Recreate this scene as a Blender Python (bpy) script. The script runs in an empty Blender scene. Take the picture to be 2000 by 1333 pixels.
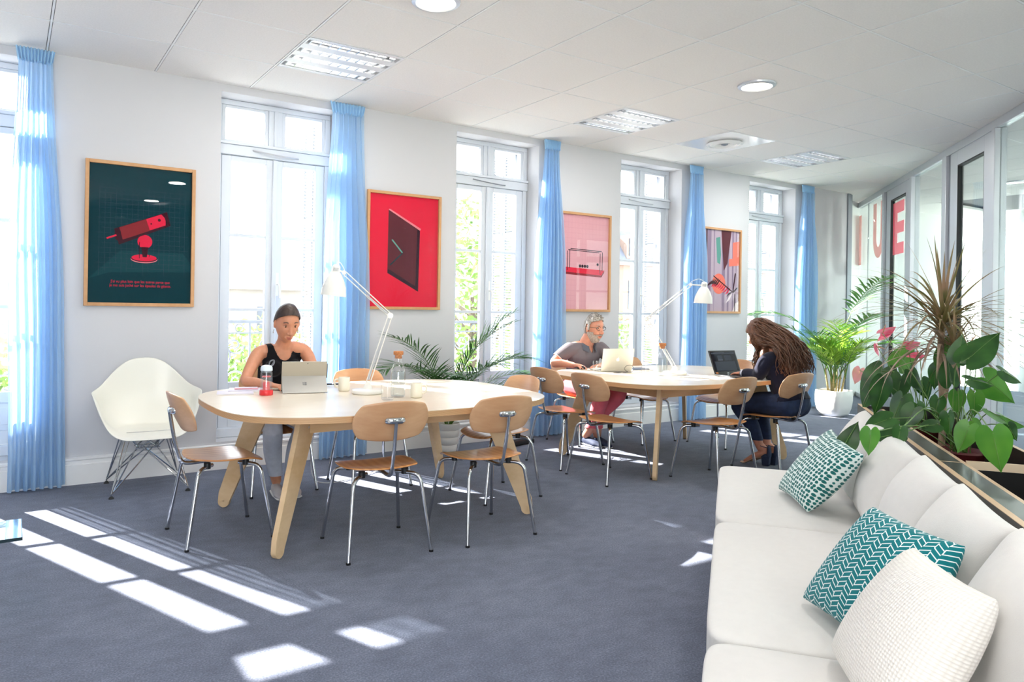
import bpy, bmesh, math, random
from mathutils import Vector, Matrix
from mathutils import noise as mnoise
PI = math.pi
V = Vector
RND = random.Random(11)
COL = bpy.context.scene.collection
SC = bpy.context.scene

# ------------------------------------------------------------------ helpers
def lin(h):
    h = h.lstrip('#')
    o = []
    for i in (0, 2, 4):
        c = int(h[i:i+2], 16) / 255
        o.append(c / 12.92 if c <= .04045 else ((c + .055) / 1.055) ** 2.4)
    return (o[0], o[1], o[2], 1)

def sstep(a, b, x):
    t = max(0, min(1, (x - a) / (b - a)))
    return t * t * (3 - 2 * t)

class MB:
    """collects shapes into one mesh"""
    def __init__(s):
        s.v = []; s.f = []; s.m = []; s.mi = 0; s.hard = set()
    def add(s, vs, fs, M=None):
        b = len(s.v)
        for p in vs:
            p = V(p)
            s.v.append(M @ p if M else p)
        for f in fs:
            s.f.append([b + i for i in f]); s.m.append(s.mi)
    def box(s, c, d, M=None):
        x, y, z = d[0]/2, d[1]/2, d[2]/2
        vs = [V(c) + V((a*x, b*y, e*z)) for e in (-1, 1) for b in (-1, 1) for a in (-1, 1)]
        s.hard.update(range(len(s.v), len(s.v)+8))
        s.add(vs, [(0,2,3,1),(4,5,7,6),(0,1,5,4),(2,6,7,3),(0,4,6,2),(1,3,7,5)], M)
        return s
    def boxr(s, x0, x1, y0, y1, z0, z1):
        return s.box(((x0+x1)/2, (y0+y1)/2, (z0+z1)/2), (x1-x0, y1-y0, z1-z0))
    def tube(s, pts, r, n=10, caps=True, side=None, round_caps=0):
        P = [V(p) for p in pts]
        k = len(P)
        rr = r if isinstance(r, (list, tuple)) and len(r) == k and not (k == 2 and not isinstance(r, list)) else [r] * k
        if round_caps:
            def two(a): return a if isinstance(a, (tuple, list)) else (a, a)
            d0 = (P[0] - P[1]).normalized(); d1 = (P[-1] - P[-2]).normalized()
            A, B, RA, RB = [], [], [], []
            a0 = two(rr[0]); a1 = two(rr[-1])
            for i in range(round_caps, 0, -1):
                t = i / round_caps * PI / 2 * .97
                A.append(P[0] + d0 * math.sin(t) * min(a0)); RA.append((a0[0]*math.cos(t), a0[1]*math.cos(t)))
            for i in range(1, round_caps + 1):
                t = i / round_caps * PI / 2 * .97
                B.append(P[-1] + d1 * math.sin(t) * min(a1)); RB.append((a1[0]*math.cos(t), a1[1]*math.cos(t)))
            P = A + P + B; rr = RA + list(rr) + RB; k = len(P)
        base = len(s.v)
        prev = None
        for i in range(k):
            if i == 0: t = P[1] - P[0]
            elif i == k - 1: t = P[-1] - P[-2]
            else: t = (P[i+1] - P[i]).normalized() + (P[i] - P[i-1]).normalized()
            if t.length < 1e-9: t = P[min(i+1, k-1)] - P[max(i-1, 0)]
            t.normalize()
            if side is not None: ref = V(side)
            elif prev is not None: ref = prev
            else: ref = V((1, 0, 0)) if abs(t.x) < .8 else V((0, 1, 0))
            a = ref - t * ref.dot(t)
            if a.length < 1e-6: a = t.orthogonal()
            a.normalize(); b = t.cross(a); prev = a
            q = rr[i]; ra, rb = q if isinstance(q, (tuple, list)) else (q, q)
            for j in range(n):
                th = 2 * PI * j / n
                s.v.append(P[i] + a * (ra * math.cos(th)) + b * (rb * math.sin(th)))
        for i in range(k - 1):
            for j in range(n):
                j2 = (j + 1) % n
                s.f.append([base+i*n+j, base+i*n+j2, base+(i+1)*n+j2, base+(i+1)*n+j]); s.m.append(s.mi)
        if caps:
            s.f.append([base + j for j in range(n)][::-1]); s.m.append(s.mi)
            s.f.append([base + (k-1)*n + j for j in range(n)]); s.m.append(s.mi)
        return s
    def lathe(s, prof, n=28, c=(0, 0, 0), M=None, closed=False):
        base = len(s.v); k = len(prof); c = V(c)
        for r, z in prof:
            for j in range(n):
                th = 2 * PI * j / n
                p = c + V((r*math.cos(th), r*math.sin(th), z))
                s.v.append(M @ p if M else p)
        rng = k if closed else k - 1
        for i in range(rng):
            i2 = (i + 1) % k
            for j in range(n):
                j2 = (j + 1) % n
                s.f.append([base+i*n+j, base+i*n+j2, base+i2*n+j2, base+i2*n+j]); s.m.append(s.mi)
        if not closed:
            if prof[0][0] > 1e-5: s.f.append([base + j for j in range(n)][::-1]); s.m.append(s.mi)
            if prof[-1][0] > 1e-5: s.f.append([base + (k-1)*n + j for j in range(n)]); s.m.append(s.mi)
        return s
    def prism(s, poly, z0, z1, M=None):
        n = len(poly)
        vs = [V((p[0], p[1], z0)) for p in poly] + [V((p[0], p[1], z1)) for p in poly]
        fs = [list(range(n))[::-1], list(range(n, 2*n))] + [[i, (i+1) % n, n+(i+1) % n, n+i] for i in range(n)]
        s.add(vs, fs, M)
        return s
    def grid(s, fn, nu, nv, cu=False, cv=False):
        base = len(s.v)
        for i in range(nu):
            for j in range(nv):
                s.v.append(V(fn(i / (nu if cu else nu-1), j / (nv if cv else nv-1))))
        for i in range(nu if cu else nu-1):
            for j in range(nv if cv else nv-1):
                i2, j2 = (i+1) % nu, (j+1) % nv
                s.f.append([base+i*nv+j, base+i2*nv+j, base+i2*nv+j2, base+i*nv+j2]); s.m.append(s.mi)
        return s
    def ell(s, c, r, n=16, M=None):
        c = V(c)
        prof = [(math.sin(PI*i/(n//2+2)), -math.cos(PI*i/(n//2+2))) for i in range(n//2+3)]
        base = len(s.v)
        for a, z in prof:
            for j in range(n):
                th = 2*PI*j/n
                p = V((a*math.cos(th)*r[0], a*math.sin(th)*r[1], z*r[2]))
                if M: p = M @ p
                s.v.append(c + p)
        for i in range(len(prof)-1):
            for j in range(n):
                j2 = (j+1) % n
                s.f.append([base+i*n+j, base+i*n+j2, base+(i+1)*n+j2, base+(i+1)*n+j]); s.m.append(s.mi)
        return s
    def poly(s, pts):
        b = len(s.v); s.v += [V(p) for p in pts]; s.f.append(list(range(b, b+len(pts)))); s.m.append(s.mi)
        return s
    def bm(s, org=(0, 0, 0)):
        o = V(org); me = bpy.data.meshes.new('m')
        me.from_pydata([tuple(p - o) for p in s.v], [], s.f)
        for p, k in zip(me.polygons, s.m): p.material_index = k
        me.update()
        b = bmesh.new(); b.from_mesh(me); bpy.data.meshes.remove(me)
        b.verts.ensure_lookup_table()
        bmesh.ops.remove_doubles(b, verts=[v for i, v in enumerate(b.verts) if i not in s.hard], dist=1e-6)
        bmesh.ops.dissolve_degenerate(b, edges=b.edges, dist=1e-7)
        bmesh.ops.recalc_face_normals(b, faces=b.faces)
        return b
    def build(s, name, mat, parent=None, org=(0, 0, 0), smooth=None, bevel=0, sub=0, solid=0, flat=False, soff=0, loc=None, recalc=True):
        return finish(s.bm(org), name, mat, parent, smooth, bevel, sub, solid, flat, soff, loc)

def finish(b, name, mat, parent=None, smooth=None, bevel=0, sub=0, solid=0, flat=False, soff=0, loc=None):
    me = bpy.data.meshes.new(name); b.to_mesh(me); b.free()
    for m_ in (mat if isinstance(mat, (list, tuple)) else [mat]): me.materials.append(m_)
    if not flat:
        me.polygons.foreach_set('use_smooth', [True] * len(me.polygons))
        me.set_sharp_from_angle(angle=math.radians(smooth if smooth is not None else 38))
    o = bpy.data.objects.new(name, me); COL.objects.link(o)
    if parent: o.parent = parent
    if loc is not None: o.location = loc
    if solid:
        md = o.modifiers.new('s', 'SOLIDIFY'); md.thickness = solid; md.offset = soff
    if bevel:
        md = o.modifiers.new('b', 'BEVEL'); md.width = bevel; md.segments = 2; md.limit_method = 'ANGLE'; md.angle_limit = math.radians(40)
        md.harden_normals = False
    if sub:
        md = o.modifiers.new('u', 'SUBSURF'); md.levels = sub; md.render_levels = sub
    return o

def tag(o, label, cat, group=None, kind=None):
    if label: o['label'] = label
    if cat: o['category'] = cat
    if group: o['group'] = group
    if kind: o['kind'] = kind
    return o

def thing(name, label, cat, loc=(0, 0, 0), rz=0, group=None, kind=None):
    o = bpy.data.objects.new(name, None); COL.objects.link(o)
    o.empty_display_size = .1
    o.location = loc; o.rotation_euler = (0, 0, rz)
    return tag(o, label, cat, group, kind)

def dup(root, loc, rz, label, group=None):
    r = root.copy(); COL.objects.link(r); r.location = loc; r.rotation_euler = (0, 0, rz)
    r['label'] = label
    if group: r['group'] = group
    for ch in list(root.children):
        c = ch.copy(); COL.objects.link(c); c.parent = r
        for g in list(ch.children):
            d = g.copy(); COL.objects.link(d); d.parent = c
    return r

def text_mesh(name, body, size, mat, parent, M, align='CENTER', depth=.0004, font_scale=1.0):
    cu = bpy.data.curves.new(name, 'FONT'); cu.body = body; cu.size = size
    cu.align_x = align; cu.align_y = 'CENTER'; cu.extrude = depth; cu.space_line = 1.0
    t = bpy.data.objects.new('tmp', cu); COL.objects.link(t)
    dg = bpy.context.evaluated_depsgraph_get()
    me = bpy.data.meshes.new_from_object(t.evaluated_get(dg))
    bpy.data.objects.remove(t); bpy.data.curves.remove(cu)
    me.name = name; me.transform(M); me.materials.clear(); me.materials.append(mat)
    o = bpy.data.objects.new(name, me); COL.objects.link(o); o.parent = parent
    return o

def crom(pts, per=8, closed=False):
    P = [V(p) for p in pts]; n = len(P); out = []
    rng = n if closed else n - 1
    for i in range(rng):
        p0 = P[(i-1) % n] if closed or i > 0 else P[0]*2 - P[1]
        p1 = P[i]; p2 = P[(i+1) % n]
        p3 = P[(i+2) % n] if closed or i + 2 < n else P[-1]*2 - P[-2]
        for k in range(per):
            t = k / per
            out.append(.5*((2*p1) + (p2-p0)*t + (2*p0-5*p1+4*p2-p3)*t*t + (3*p1-p0-3*p2+p3)*t**3))
    if not closed: out.append(P[-1])
    return out

def lerp_list(vals, n):
    out = []
    for i in range(n):
        t = i/(n-1)*(len(vals)-1); k = min(int(t), len(vals)-2); f = t-k
        a, b = vals[k], vals[k+1]
        if isinstance(a, (tuple, list)) != isinstance(b, (tuple, list)):
            a = a if isinstance(a, (tuple, list)) else (a, a); b = b if isinstance(b, (tuple, list)) else (b, b)
        if isinstance(a, (tuple, list)): out.append(tuple(x+(y-x)*f for x, y in zip(a, b)))
        else: out.append(a+(b-a)*f)
    return out

# ------------------------------------------------------------------ materials
def nt(name):
    m = bpy.data.materials.new(name); m.use_nodes = True
    n = m.node_tree; n.nodes.clear()
    out = n.nodes.new('ShaderNodeOutputMaterial')
    return m, n, out

def node(n, t, **k):
    x = n.nodes.new(t)
    for a, b in k.items():
        if hasattr(x, a): setattr(x, a, b)
    return x

def coords(n, scale=(1, 1, 1), rot=(0, 0, 0), kind='Object'):
    tc = n.nodes.new('ShaderNodeTexCoord'); mp = n.nodes.new('ShaderNodeMapping')
    mp.inputs['Scale'].default_value = scale; mp.inputs['Rotation'].default_value = rot
    n.links.new(tc.outputs[kind], mp.inputs['Vector'])
    return mp.outputs['Vector']

def ramp(n, fac, stops):
    r = n.nodes.new('ShaderNodeValToRGB'); e = r.color_ramp.elements
    while len(e) < len(stops): e.new(.5)
    for el, (p, c) in zip(e, stops): el.position = p; el.color = c
    n.links.new(fac, r.inputs['Fac'])
    return r.outputs['Color']

def pbr(name, col, rough=.5, metal=0, spec=.5, var=0, vscale=6, bump=0, bscale=60, sheen=0, sss=0, coat=0, trans=0, emit=None, estr=0, stretch=(1, 1, 1), alpha=1):
    m, n, out = nt(name)
    b = n.nodes.new('ShaderNodeBsdfPrincipled'); n.links.new(b.outputs[0], out.inputs[0])
    c = lin(col) if isinstance(col, str) else col
    b.inputs['Base Color'].default_value = c
    b.inputs['Roughness'].default_value = rough; b.inputs['Metallic'].default_value = metal
    b.inputs['Specular IOR Level'].default_value = spec
    if sheen: b.inputs['Sheen Weight'].default_value = sheen
    if coat: b.inputs['Coat Weight'].default_value = coat; b.inputs['Coat Roughness'].default_value = .1
    if sss:
        b.inputs['Subsurface Weight'].default_value = sss; b.inputs['Subsurface Radius'].default_value = (.012, .005, .003); b.inputs['Subsurface Scale'].default_value = 1
    if emit: b.inputs['Emission Color'].default_value = lin(emit); b.inputs['Emission Strength'].default_value = estr
    if alpha < 1: b.inputs['Alpha'].default_value = alpha
    if var or bump:
        v = coords(n, stretch)
    if var:
        nz = node(n, 'ShaderNodeTexNoise'); nz.inputs['Scale'].default_value = vscale; nz.inputs['Detail'].default_value = 4
        n.links.new(v, nz.inputs['Vector'])
        lo = tuple(x*(1-var) for x in c[:3]) + (1,); hi = tuple(min(1, x*(1+var)) for x in c[:3]) + (1,)
        n.links.new(ramp(n, nz.outputs['Fac'], [(.3, lo), (.7, hi)]), b.inputs['Base Color'])
    if bump:
        nz = node(n, 'ShaderNodeTexNoise'); nz.inputs['Scale'].default_value = bscale; nz.inputs['Detail'].default_value = 3
        n.links.new(v, nz.inputs['Vector'])
        bp = n.nodes.new('ShaderNodeBump'); bp.inputs['Strength'].default_value = bump; bp.inputs['Distance'].default_value = .01
        n.links.new(nz.outputs['Fac'], bp.inputs['Height']); n.links.new(bp.outputs[0], b.inputs['Normal'])
    return m

def wood(name, c1, c2, scale=8, stretch=(1, .12, 1), rough=.4, dist=3, rot=(0, 0, 0), coat=0.0, kind='Object', wmix=.5):
    m, n, out = nt(name)
    b = n.nodes.new('ShaderNodeBsdfPrincipled'); n.links.new(b.outputs[0], out.inputs[0])
    v = coords(n, stretch, rot, kind)
    w = node(n, 'ShaderNodeTexNoise'); w.inputs['Scale'].default_value = scale; w.inputs['Detail'].default_value = 5; w.inputs['Distortion'].default_value = dist*.2
    n.links.new(v, w.inputs['Vector'])
    w2 = node(n, 'ShaderNodeTexNoise'); w2.inputs['Scale'].default_value = scale*9; w2.inputs['Detail'].default_value = 2
    n.links.new(v, w2.inputs['Vector'])
    wv = node(n, 'ShaderNodeTexWave', wave_type='BANDS', bands_direction='X'); wv.inputs['Scale'].default_value = scale*.9; wv.inputs['Distortion'].default_value = dist*2; wv.inputs['Detail'].default_value = 2; wv.inputs['Detail Scale'].default_value = .8
    n.links.new(v, wv.inputs['Vector'])
    mx = n.nodes.new('ShaderNodeMix'); mx.inputs[0].default_value = wmix
    n.links.new(w.outputs['Fac'], mx.inputs[2]); n.links.new(wv.outputs['Fac'], mx.inputs[3])
    mx2 = n.nodes.new('ShaderNodeMix'); mx2.inputs[0].default_value = .3
    n.links.new(mx.outputs[0], mx2.inputs[2]); n.links.new(w2.outputs['Fac'], mx2.inputs[3])
    n.links.new(ramp(n, mx2.outputs[0], [(.25, lin(c1)), (.75, lin(c2))]), b.inputs['Base Color'])
    b.inputs['Roughness'].default_value = rough
    if coat: b.inputs['Coat Weight'].default_value = coat; b.inputs['Coat Roughness'].default_value = .15
    return m

def plyedge(name, c1, c2, axis='Z', freq=160):
    m, n, out = nt(name)
    b = n.nodes.new('ShaderNodeBsdfPrincipled'); n.links.new(b.outputs[0], out.inputs[0])
    v = coords(n)
    w = node(n, 'ShaderNodeTexWave', wave_type='BANDS', bands_direction=axis); w.inputs['Scale'].default_value = freq; w.inputs['Distortion'].default_value = .6; w.inputs['Detail'].default_value = 1
    n.links.new(v, w.inputs['Vector'])
    n.links.new(ramp(n, w.outputs['Fac'], [(.3, lin(c1)), (.6, lin(c2))]), b.inputs['Base Color'])
    b.inputs['Roughness'].default_value = .5
    return m

def thinglass(name, tint='#ffffff', ior=1.45, rough=0.0, gain=1.0):
    m, n, out = nt(name)
    t = n.nodes.new('ShaderNodeBsdfTransparent'); t.inputs[0].default_value = lin(tint)
    g = n.nodes.new('ShaderNodeBsdfGlossy'); g.inputs['Roughness'].default_value = rough
    lw = n.nodes.new('ShaderNodeLayerWeight'); lw.inputs[0].default_value = .5
    r0 = ((ior-1)/(ior+1))**2*gain
    pw_ = n.nodes.new('ShaderNodeMath'); pw_.operation = 'POWER'; pw_.inputs[1].default_value = 5
    n.links.new(lw.outputs['Facing'], pw_.inputs[0])
    ma = n.nodes.new('ShaderNodeMath'); ma.operation = 'MULTIPLY_ADD'; ma.use_clamp = True; ma.inputs[1].default_value = (1-r0)*.9; ma.inputs[2].default_value = r0
    n.links.new(pw_.outputs[0], ma.inputs[0]); fac = ma.outputs[0]
    mx = n.nodes.new('ShaderNodeMixShader')
    n.links.new(fac, mx.inputs[0]); n.links.new(t.outputs[0], mx.inputs[1]); n.links.new(g.outputs[0], mx.inputs[2])
    n.links.new(mx.outputs[0], out.inputs[0])
    return m

def sheer(name, col, density=.7, transl='#ffffff'):
    """gauzy cloth: part see-through, part diffuse, part letting light glow through"""
    m, n, out = nt(name)
    tr = n.nodes.new('ShaderNodeBsdfTransparent'); tr.inputs[0].default_value = lin('#eef6ff')
    d = n.nodes.new('ShaderNodeBsdfDiffuse'); d.inputs[0].default_value = lin(col)
    tl = n.nodes.new('ShaderNodeBsdfTranslucent'); tl.inputs[0].default_value = lin(transl)
    a = n.nodes.new('ShaderNodeMixShader'); a.inputs[0].default_value = .55
    n.links.new(d.outputs[0], a.inputs[1]); n.links.new(tl.outputs[0], a.inputs[2])
    lw = n.nodes.new('ShaderNodeLayerWeight'); lw.inputs[0].default_value = .35
    mr = n.nodes.new('ShaderNodeMapRange'); mr.inputs[3].default_value = density; mr.inputs[4].default_value = min(1, density+.4)
    n.links.new(lw.outputs['Facing'], mr.inputs[0])
    mx = n.nodes.new('ShaderNodeMixShader'); n.links.new(mr.outputs[0], mx.inputs[0])
    n.links.new(tr.outputs[0], mx.inputs[1]); n.links.new(a.outputs[0], mx.inputs[2])
    n.links.new(mx.outputs[0], out.inputs[0])
    return m

def carpet(name):
    m, n, out = nt(name)
    b = n.nodes.new('ShaderNodeBsdfPrincipled'); n.links.new(b.outputs[0], out.inputs[0])
    v = coords(n)
    a = node(n, 'ShaderNodeTexNoise'); a.inputs['Scale'].default_value = 1.7; a.inputs['Detail'].default_value = 6; a.inputs['Roughness'].default_value = .65
    f = node(n, 'ShaderNodeTexNoise'); f.inputs['Scale'].default_value = 130; f.inputs['Detail'].default_value = 2
    g = node(n, 'ShaderNodeTexNoise'); g.inputs['Scale'].default_value = 9; g.inputs['Detail'].default_value = 4
    for x in (a, f): n.links.new(v, x.inputs['Vector'])
    n.links.new(coords(n, (1, 1.5, 1), (0, 0, .5)), g.inputs['Vector'])
    m1 = n.nodes.new('ShaderNodeMix'); m1.inputs[0].default_value = .68
    n.links.new(a.outputs['Fac'], m1.inputs[2]); n.links.new(f.outputs['Fac'], m1.inputs[3])
    m2 = n.nodes.new('ShaderNodeMix'); m2.inputs[0].default_value = .22
    n.links.new(m1.outputs[0], m2.inputs[2]); n.links.new(g.outputs['Fac'], m2.inputs[3])
    n.links.new(ramp(n, m2.outputs[0], [(.28, lin('#434958')), (.5, lin('#61687b')), (.74, lin('#868d9f'))]), b.inputs['Base Color'])
    b.inputs['Roughness'].default_value = .95; b.inputs['Specular IOR Level'].default_value = .1; b.inputs['Sheen Weight'].default_value = .15
    bp = n.nodes.new('ShaderNodeBump'); bp.inputs['Strength'].default_value = .5; bp.inputs['Distance'].default_value = .006
    n.links.new(f.outputs['Fac'], bp.inputs['Height']); n.links.new(bp.outputs[0], b.inputs['Normal'])
    return m

def leafmat(name, c1, c2, rough=.4, transl=.35, scale=5):
    m, n, out = nt(name)
    b = n.nodes.new('ShaderNodeBsdfPrincipled'); b.inputs['Roughness'].default_value = rough
    nz = node(n, 'ShaderNodeTexNoise'); nz.inputs['Scale'].default_value = scale; n.links.new(coords(n), nz.inputs['Vector'])
    c = ramp(n, nz.outputs['Fac'], [(.35, lin(c1)), (.65, lin(c2))])
    n.links.new(c, b.inputs['Base Color'])
    t = n.nodes.new('ShaderNodeBsdfTranslucent'); n.links.new(c, t.inputs[0])
    mx = n.nodes.new('ShaderNodeMixShader'); mx.inputs[0].default_value = transl
    n.links.new(b.outputs[0], mx.inputs[1]); n.links.new(t.outputs[0], mx.inputs[2]); n.links.new(mx.outputs[0], out.inputs[0])
    return m

def lampmat(name, col, s):
    m, n, out = nt(name)
    e = n.nodes.new('ShaderNodeEmission'); e.inputs[0].default_value = lin(col); e.inputs[1].default_value = s
    n.links.new(e.outputs[0], out.inputs[0])
    return m

M = dict(
    wall=pbr('wall_paint', '#cbccd0', .8, spec=.2, bump=.05, bscale=220),
    wall2=pbr('end_wall_paint', '#e9ebe8', .8, spec=.2),
    trim=pbr('trim_paint', '#f1f1f0', .45),
    winpaint=pbr('window_paint', '#d3d9e1', .4),
    tile=pbr('ceiling_tile', '#f5f2ef', .9, spec=.1, var=.03, vscale=90, bump=.25, bscale=300),
    tbar=pbr('ceiling_bar', '#f4f4f3', .5),
    gap=pbr('ceiling_gap', '#77767a', .9),
    carpet=carpet('carpet_blue_grey'),
    glass=thinglass('window_glass', '#ffffff', 1.3),
    pglass=thinglass('partition_glass', '#e6eeec', 1.6, gain=1.3),
    pic_glass=thinglass('picture_glass', '#ffffff', 1.3),
    ware=thinglass('glassware', '#ffffff', 1.5, gain=1.3),
    water=thinglass('water', '#f6fafa', 1.33, gain=1.6),
    alu=pbr('aluminium', '#c9ccd2', .38, metal=.55),
    alud=pbr('aluminium_dark', '#8a9098', .45, metal=.5),
    rubber=pbr('black_seal', '#14161a', .6),
    chrome=pbr('chrome', '#d4d6d8', .1, metal=1),
    black=pbr('black_plastic', '#0f1012', .4),
    white=pbr('white_plastic', '#eeeeea', .35),
    shell=pbr('shell_plastic', '#ecebe1', .35, coat=.15),
    lampw=pbr('lamp_enamel', '#e9e8e2', .35, coat=.2),
    seat=wood('chair_seat_beech', '#c07d46', '#d99c60', 7, (1, .1, 1), .33, 3, coat=.3),
    back=wood('chair_back_beech', '#bd8d66', '#d4a981', 7, (.12, 1, 1), .38, 4, (0, 0, 0), coat=.2),
    ply=wood('birch_plywood', '#c8a477', '#dfc199', 5, (.12, 1, 1), .45, 3),
    ply_top=wood('birch_tabletop', '#dfd0b9', '#eadfcd', 4, (.1, 1, 1), .32, 2, coat=.2),
    edge=plyedge('plywood_edge', '#a97a50', '#d3ad80', 'Z', 85),
    edge2=plyedge('plywood_edge_strip', '#b9906a', '#e6cdae', 'X', 85),
    film=pbr('black_film_ply', '#2b2523', .38, var=.25, vscale=4, coat=.15),
    dark=pbr('planter_inside', '#0b0a0a', .8),
    oak=wood('oak_frame', '#b78555', '#cfa275', 14, (.25, 1, .25), .45, 3, wmix=.08),
    sofa=pbr('sofa_linen', '#dbd9d6', .9, spec=.1, sheen=.2, bump=.12, bscale=400, var=.015, vscale=30),
    sky_blue=sheer('curtain_voile_blue', '#b4d7f6', .70, '#cfe6fb'),
    heading=pbr('curtain_heading', '#9cc8ec', .9, sheen=.2),
    skin=pbr('skin_tan', '#c98b6c', .5, sss=.15, var=.05, vscale=30),
    skin2=pbr('skin_rosy', '#cf8f76', .5, sss=.15, var=.06, vscale=30),
    lip=pbr('lips', '#a65a50', .45),
    eye=pbr('eye_white', '#e9e4de', .3),
    iris=pbr('iris', '#3a2a1f', .2),
    hair=pbr('hair_dark_brown', '#3a2b25', .45, var=.35, vscale=60, stretch=(1, 1, .2), bump=.3, bscale=120),
    hair2=pbr('hair_chestnut', '#5a3926', .45, var=.4, vscale=50, stretch=(1, 1, .2), bump=.3, bscale=120),
    hairg=pbr('hair_grey', '#9c958d', .55, var=.5, vscale=70, bump=.5, bscale=150),
    beard=pbr('beard_grey', '#a79d95', .7, var=.3, vscale=120, bump=.5, bscale=250),
    tank=pbr('black_cotton', '#131318', .9, spec=.15, sheen=.1),
    polo=pbr('grey_jersey', '#716a70', .9, spec=.1, bump=.1, bscale=300),
    collar=pbr('slate_collar', '#565a66', .9),
    navy=pbr('navy_wool', '#14172a', .9, spec=.15, sheen=.15, bump=.1, bscale=150),
    denim=pbr('dark_denim', '#1d2c4a', .85, var=.2, vscale=25, bump=.1, bscale=350),
    greyjean=pbr('pale_grey_denim', '#c6cad6', .85, var=.08, vscale=25),
    coral=pbr('coral_cotton', '#d3606a', .85, var=.1, vscale=12),
    shoe=pbr('navy_suede', '#26324e', .8),
    sole=pbr('tan_sole', '#c9ad92', .6),
    trainer=pbr('pale_trainer', '#c9c3c4', .6),
    mug=pbr('cream_stoneware', '#ebe5d3', .35, coat=.3),
    cork=pbr('cork', '#b9794b', .85, var=.25, vscale=90),
    red=pbr('red_plastic', '#e0343a', .3),
    redt=pbr('red_insert', '#e8505a', .35),
    silver=pbr('laptop_silver', '#d3cfc3', .35, metal=.4),
    tabgrey=pbr('tablet_grey', '#b9b3a4', .4, metal=.3),
    tabgrey2=pbr('tablet_stand_grey', '#a9a7a2', .4, metal=.3),
    logo=pbr('logo_grey', '#8d8d8d', .25, metal=.6),
    logow=pbr('logo_white', '#f6f6f6', .3),
    screen=pbr('screen_dark', '#181c26', .12, spec=.6),
    ui=pbr('screen_panel', '#2c3342', .2),
    ui2=pbr('screen_panel_light', '#545b6a', .2),
    paper=pbr('paper_white', '#f2f0f2', .7),
    lilac=pbr('lilac_cover', '#d9d3e2', .6),
    pinkp=pbr('phone_pink', '#d99aa6', .35),
    pot=pbr('pot_white_glaze', '#f1f0ec', .3, coat=.2),
    potm=pbr('pot_white_matt', '#e6e3dd', .5),
    terra=pbr('pot_oxblood', '#5a1a1c', .5),
    soil=pbr('soil', '#3a2a20', .95, bump=.6, bscale=80),
    palm=leafmat('palm_leaf', '#2f5a2c', '#4f7f3c', .4, .3),
    palm2=leafmat('palm_leaf_bright', '#7db13c', '#c0d860', .38, .5),
    palm3=leafmat('palm_leaf_deep', '#467a3a', '#6a9c50', .38, .4),
    cane=pbr('palm_cane', '#b4a06a', .6, var=.3, vscale=30, stretch=(1, 1, 3)),
    stem=pbr('green_stem', '#5c8138', .5),
    anth=leafmat('anthurium_leaf', '#1d4218', '#315f25', .27, .16, 9),
    anth2=leafmat('anthurium_leaf_young', '#3f7a26', '#578f32', .3, .3, 9),
    spathe=leafmat('spathe_pink', '#e0456c', '#f08aa0', .3, .3, 14),
    spathe2=leafmat('spathe_blush', '#f0a3a4', '#dca98a', .35, .3, 14),
    spadix=pbr('spadix', '#e7b08a', .6, bump=.5, bscale=400),
    drac=leafmat('dracaena_leaf', '#6a6a38', '#977a5f', .4, .2, 7),
    drac2=leafmat('dracaena_leaf_dry', '#937b68', '#b59f8c', .5, .2, 7),
    bark=pbr('dracaena_cane', '#a38c74', .8, var=.3, vscale=40),
    facade=pbr('facade_stone', '#7d7a76', .9, var=.06, vscale=3),
    facade2=pbr('facade_pink', '#7f6c62', .9, var=.06, vscale=3),
    roofs=pbr('zinc_roof', '#565c68', .6),
    pane=pbr('far_window', '#434b57', .3),
    street=pbr('street', '#dedbd5', .9),
    treel=leafmat('street_tree_leaf', '#4c6a30', '#7f9c50', .5, .4, .6),
    trunk=pbr('tree_trunk', '#4f463d', .9),
    iron=pbr('painted_iron', '#6c727a', .5),
    shutter=pbr('shutter_paint', '#8f949a', .6),
    lampgreen=pbr('street_lamp_green', '#2f4a50', .5),
    troff=pbr('troffer_white', '#eff1f4', .35, metal=.1),
    mirror=pbr('louvre_mirror', '#cfd3d8', .15, metal=.9),
    tubeglow=lampmat('fluorescent_tube', '#fff8ee', 7),
    downglow=lampmat('downlight_disc', '#fff3dd', 9),
    p_teal=pbr('print_teal', '#06323c', .6, spec=.05),
    p_teal2=pbr('print_teal_light', '#123e47', .6, spec=.05),
    p_grid=pbr('print_grid', '#3c4456', .6, spec=.05),
    p_red=pbr('print_red', '#d92344', .6, spec=.05),
    p_red2=pbr('print_dark_red', '#86282f', .6, spec=.05),
    p_maroon=pbr('print_maroon', '#3a1220', .6, spec=.05),
    p_brown=pbr('print_brown', '#5a2a33', .6, spec=.05),
    p_pink=pbr('print_pink', '#d9a2ab', .6, spec=.05),
    p_pinkl=pbr('print_pink_line', '#c98f9b', .6, spec=.05),
    p_crim=pbr('print_crimson', '#d8243f', .6, spec=.05),
    p_rose=pbr('print_rose', '#e0828c', .6, spec=.05),
    p_dark=pbr('print_dark', '#33202c', .6, spec=.05),
    p_mauve=pbr('print_mauve', '#8f7c93', .6, spec=.05),
    p_mauve2=pbr('print_mauve_pale', '#b9a6b6', .6, spec=.05),
    p_coral=pbr('print_coral', '#ee7a68', .6, spec=.05),
    p_green=pbr('print_green', '#5f9a90', .6, spec=.05),
    p_white=pbr('print_white', '#e6dadd', .6, spec=.05),
    vinyl=pbr('vinyl_red', '#ff7287', .6, alpha=.6),
    vinyl2=pbr('vinyl_pale', '#ffb4ae', .6, alpha=.55),
    cable=pbr('cable_white', '#dedede', .5),
    cabled=pbr('cable_dark', '#3b3a38', .5),
)

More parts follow.
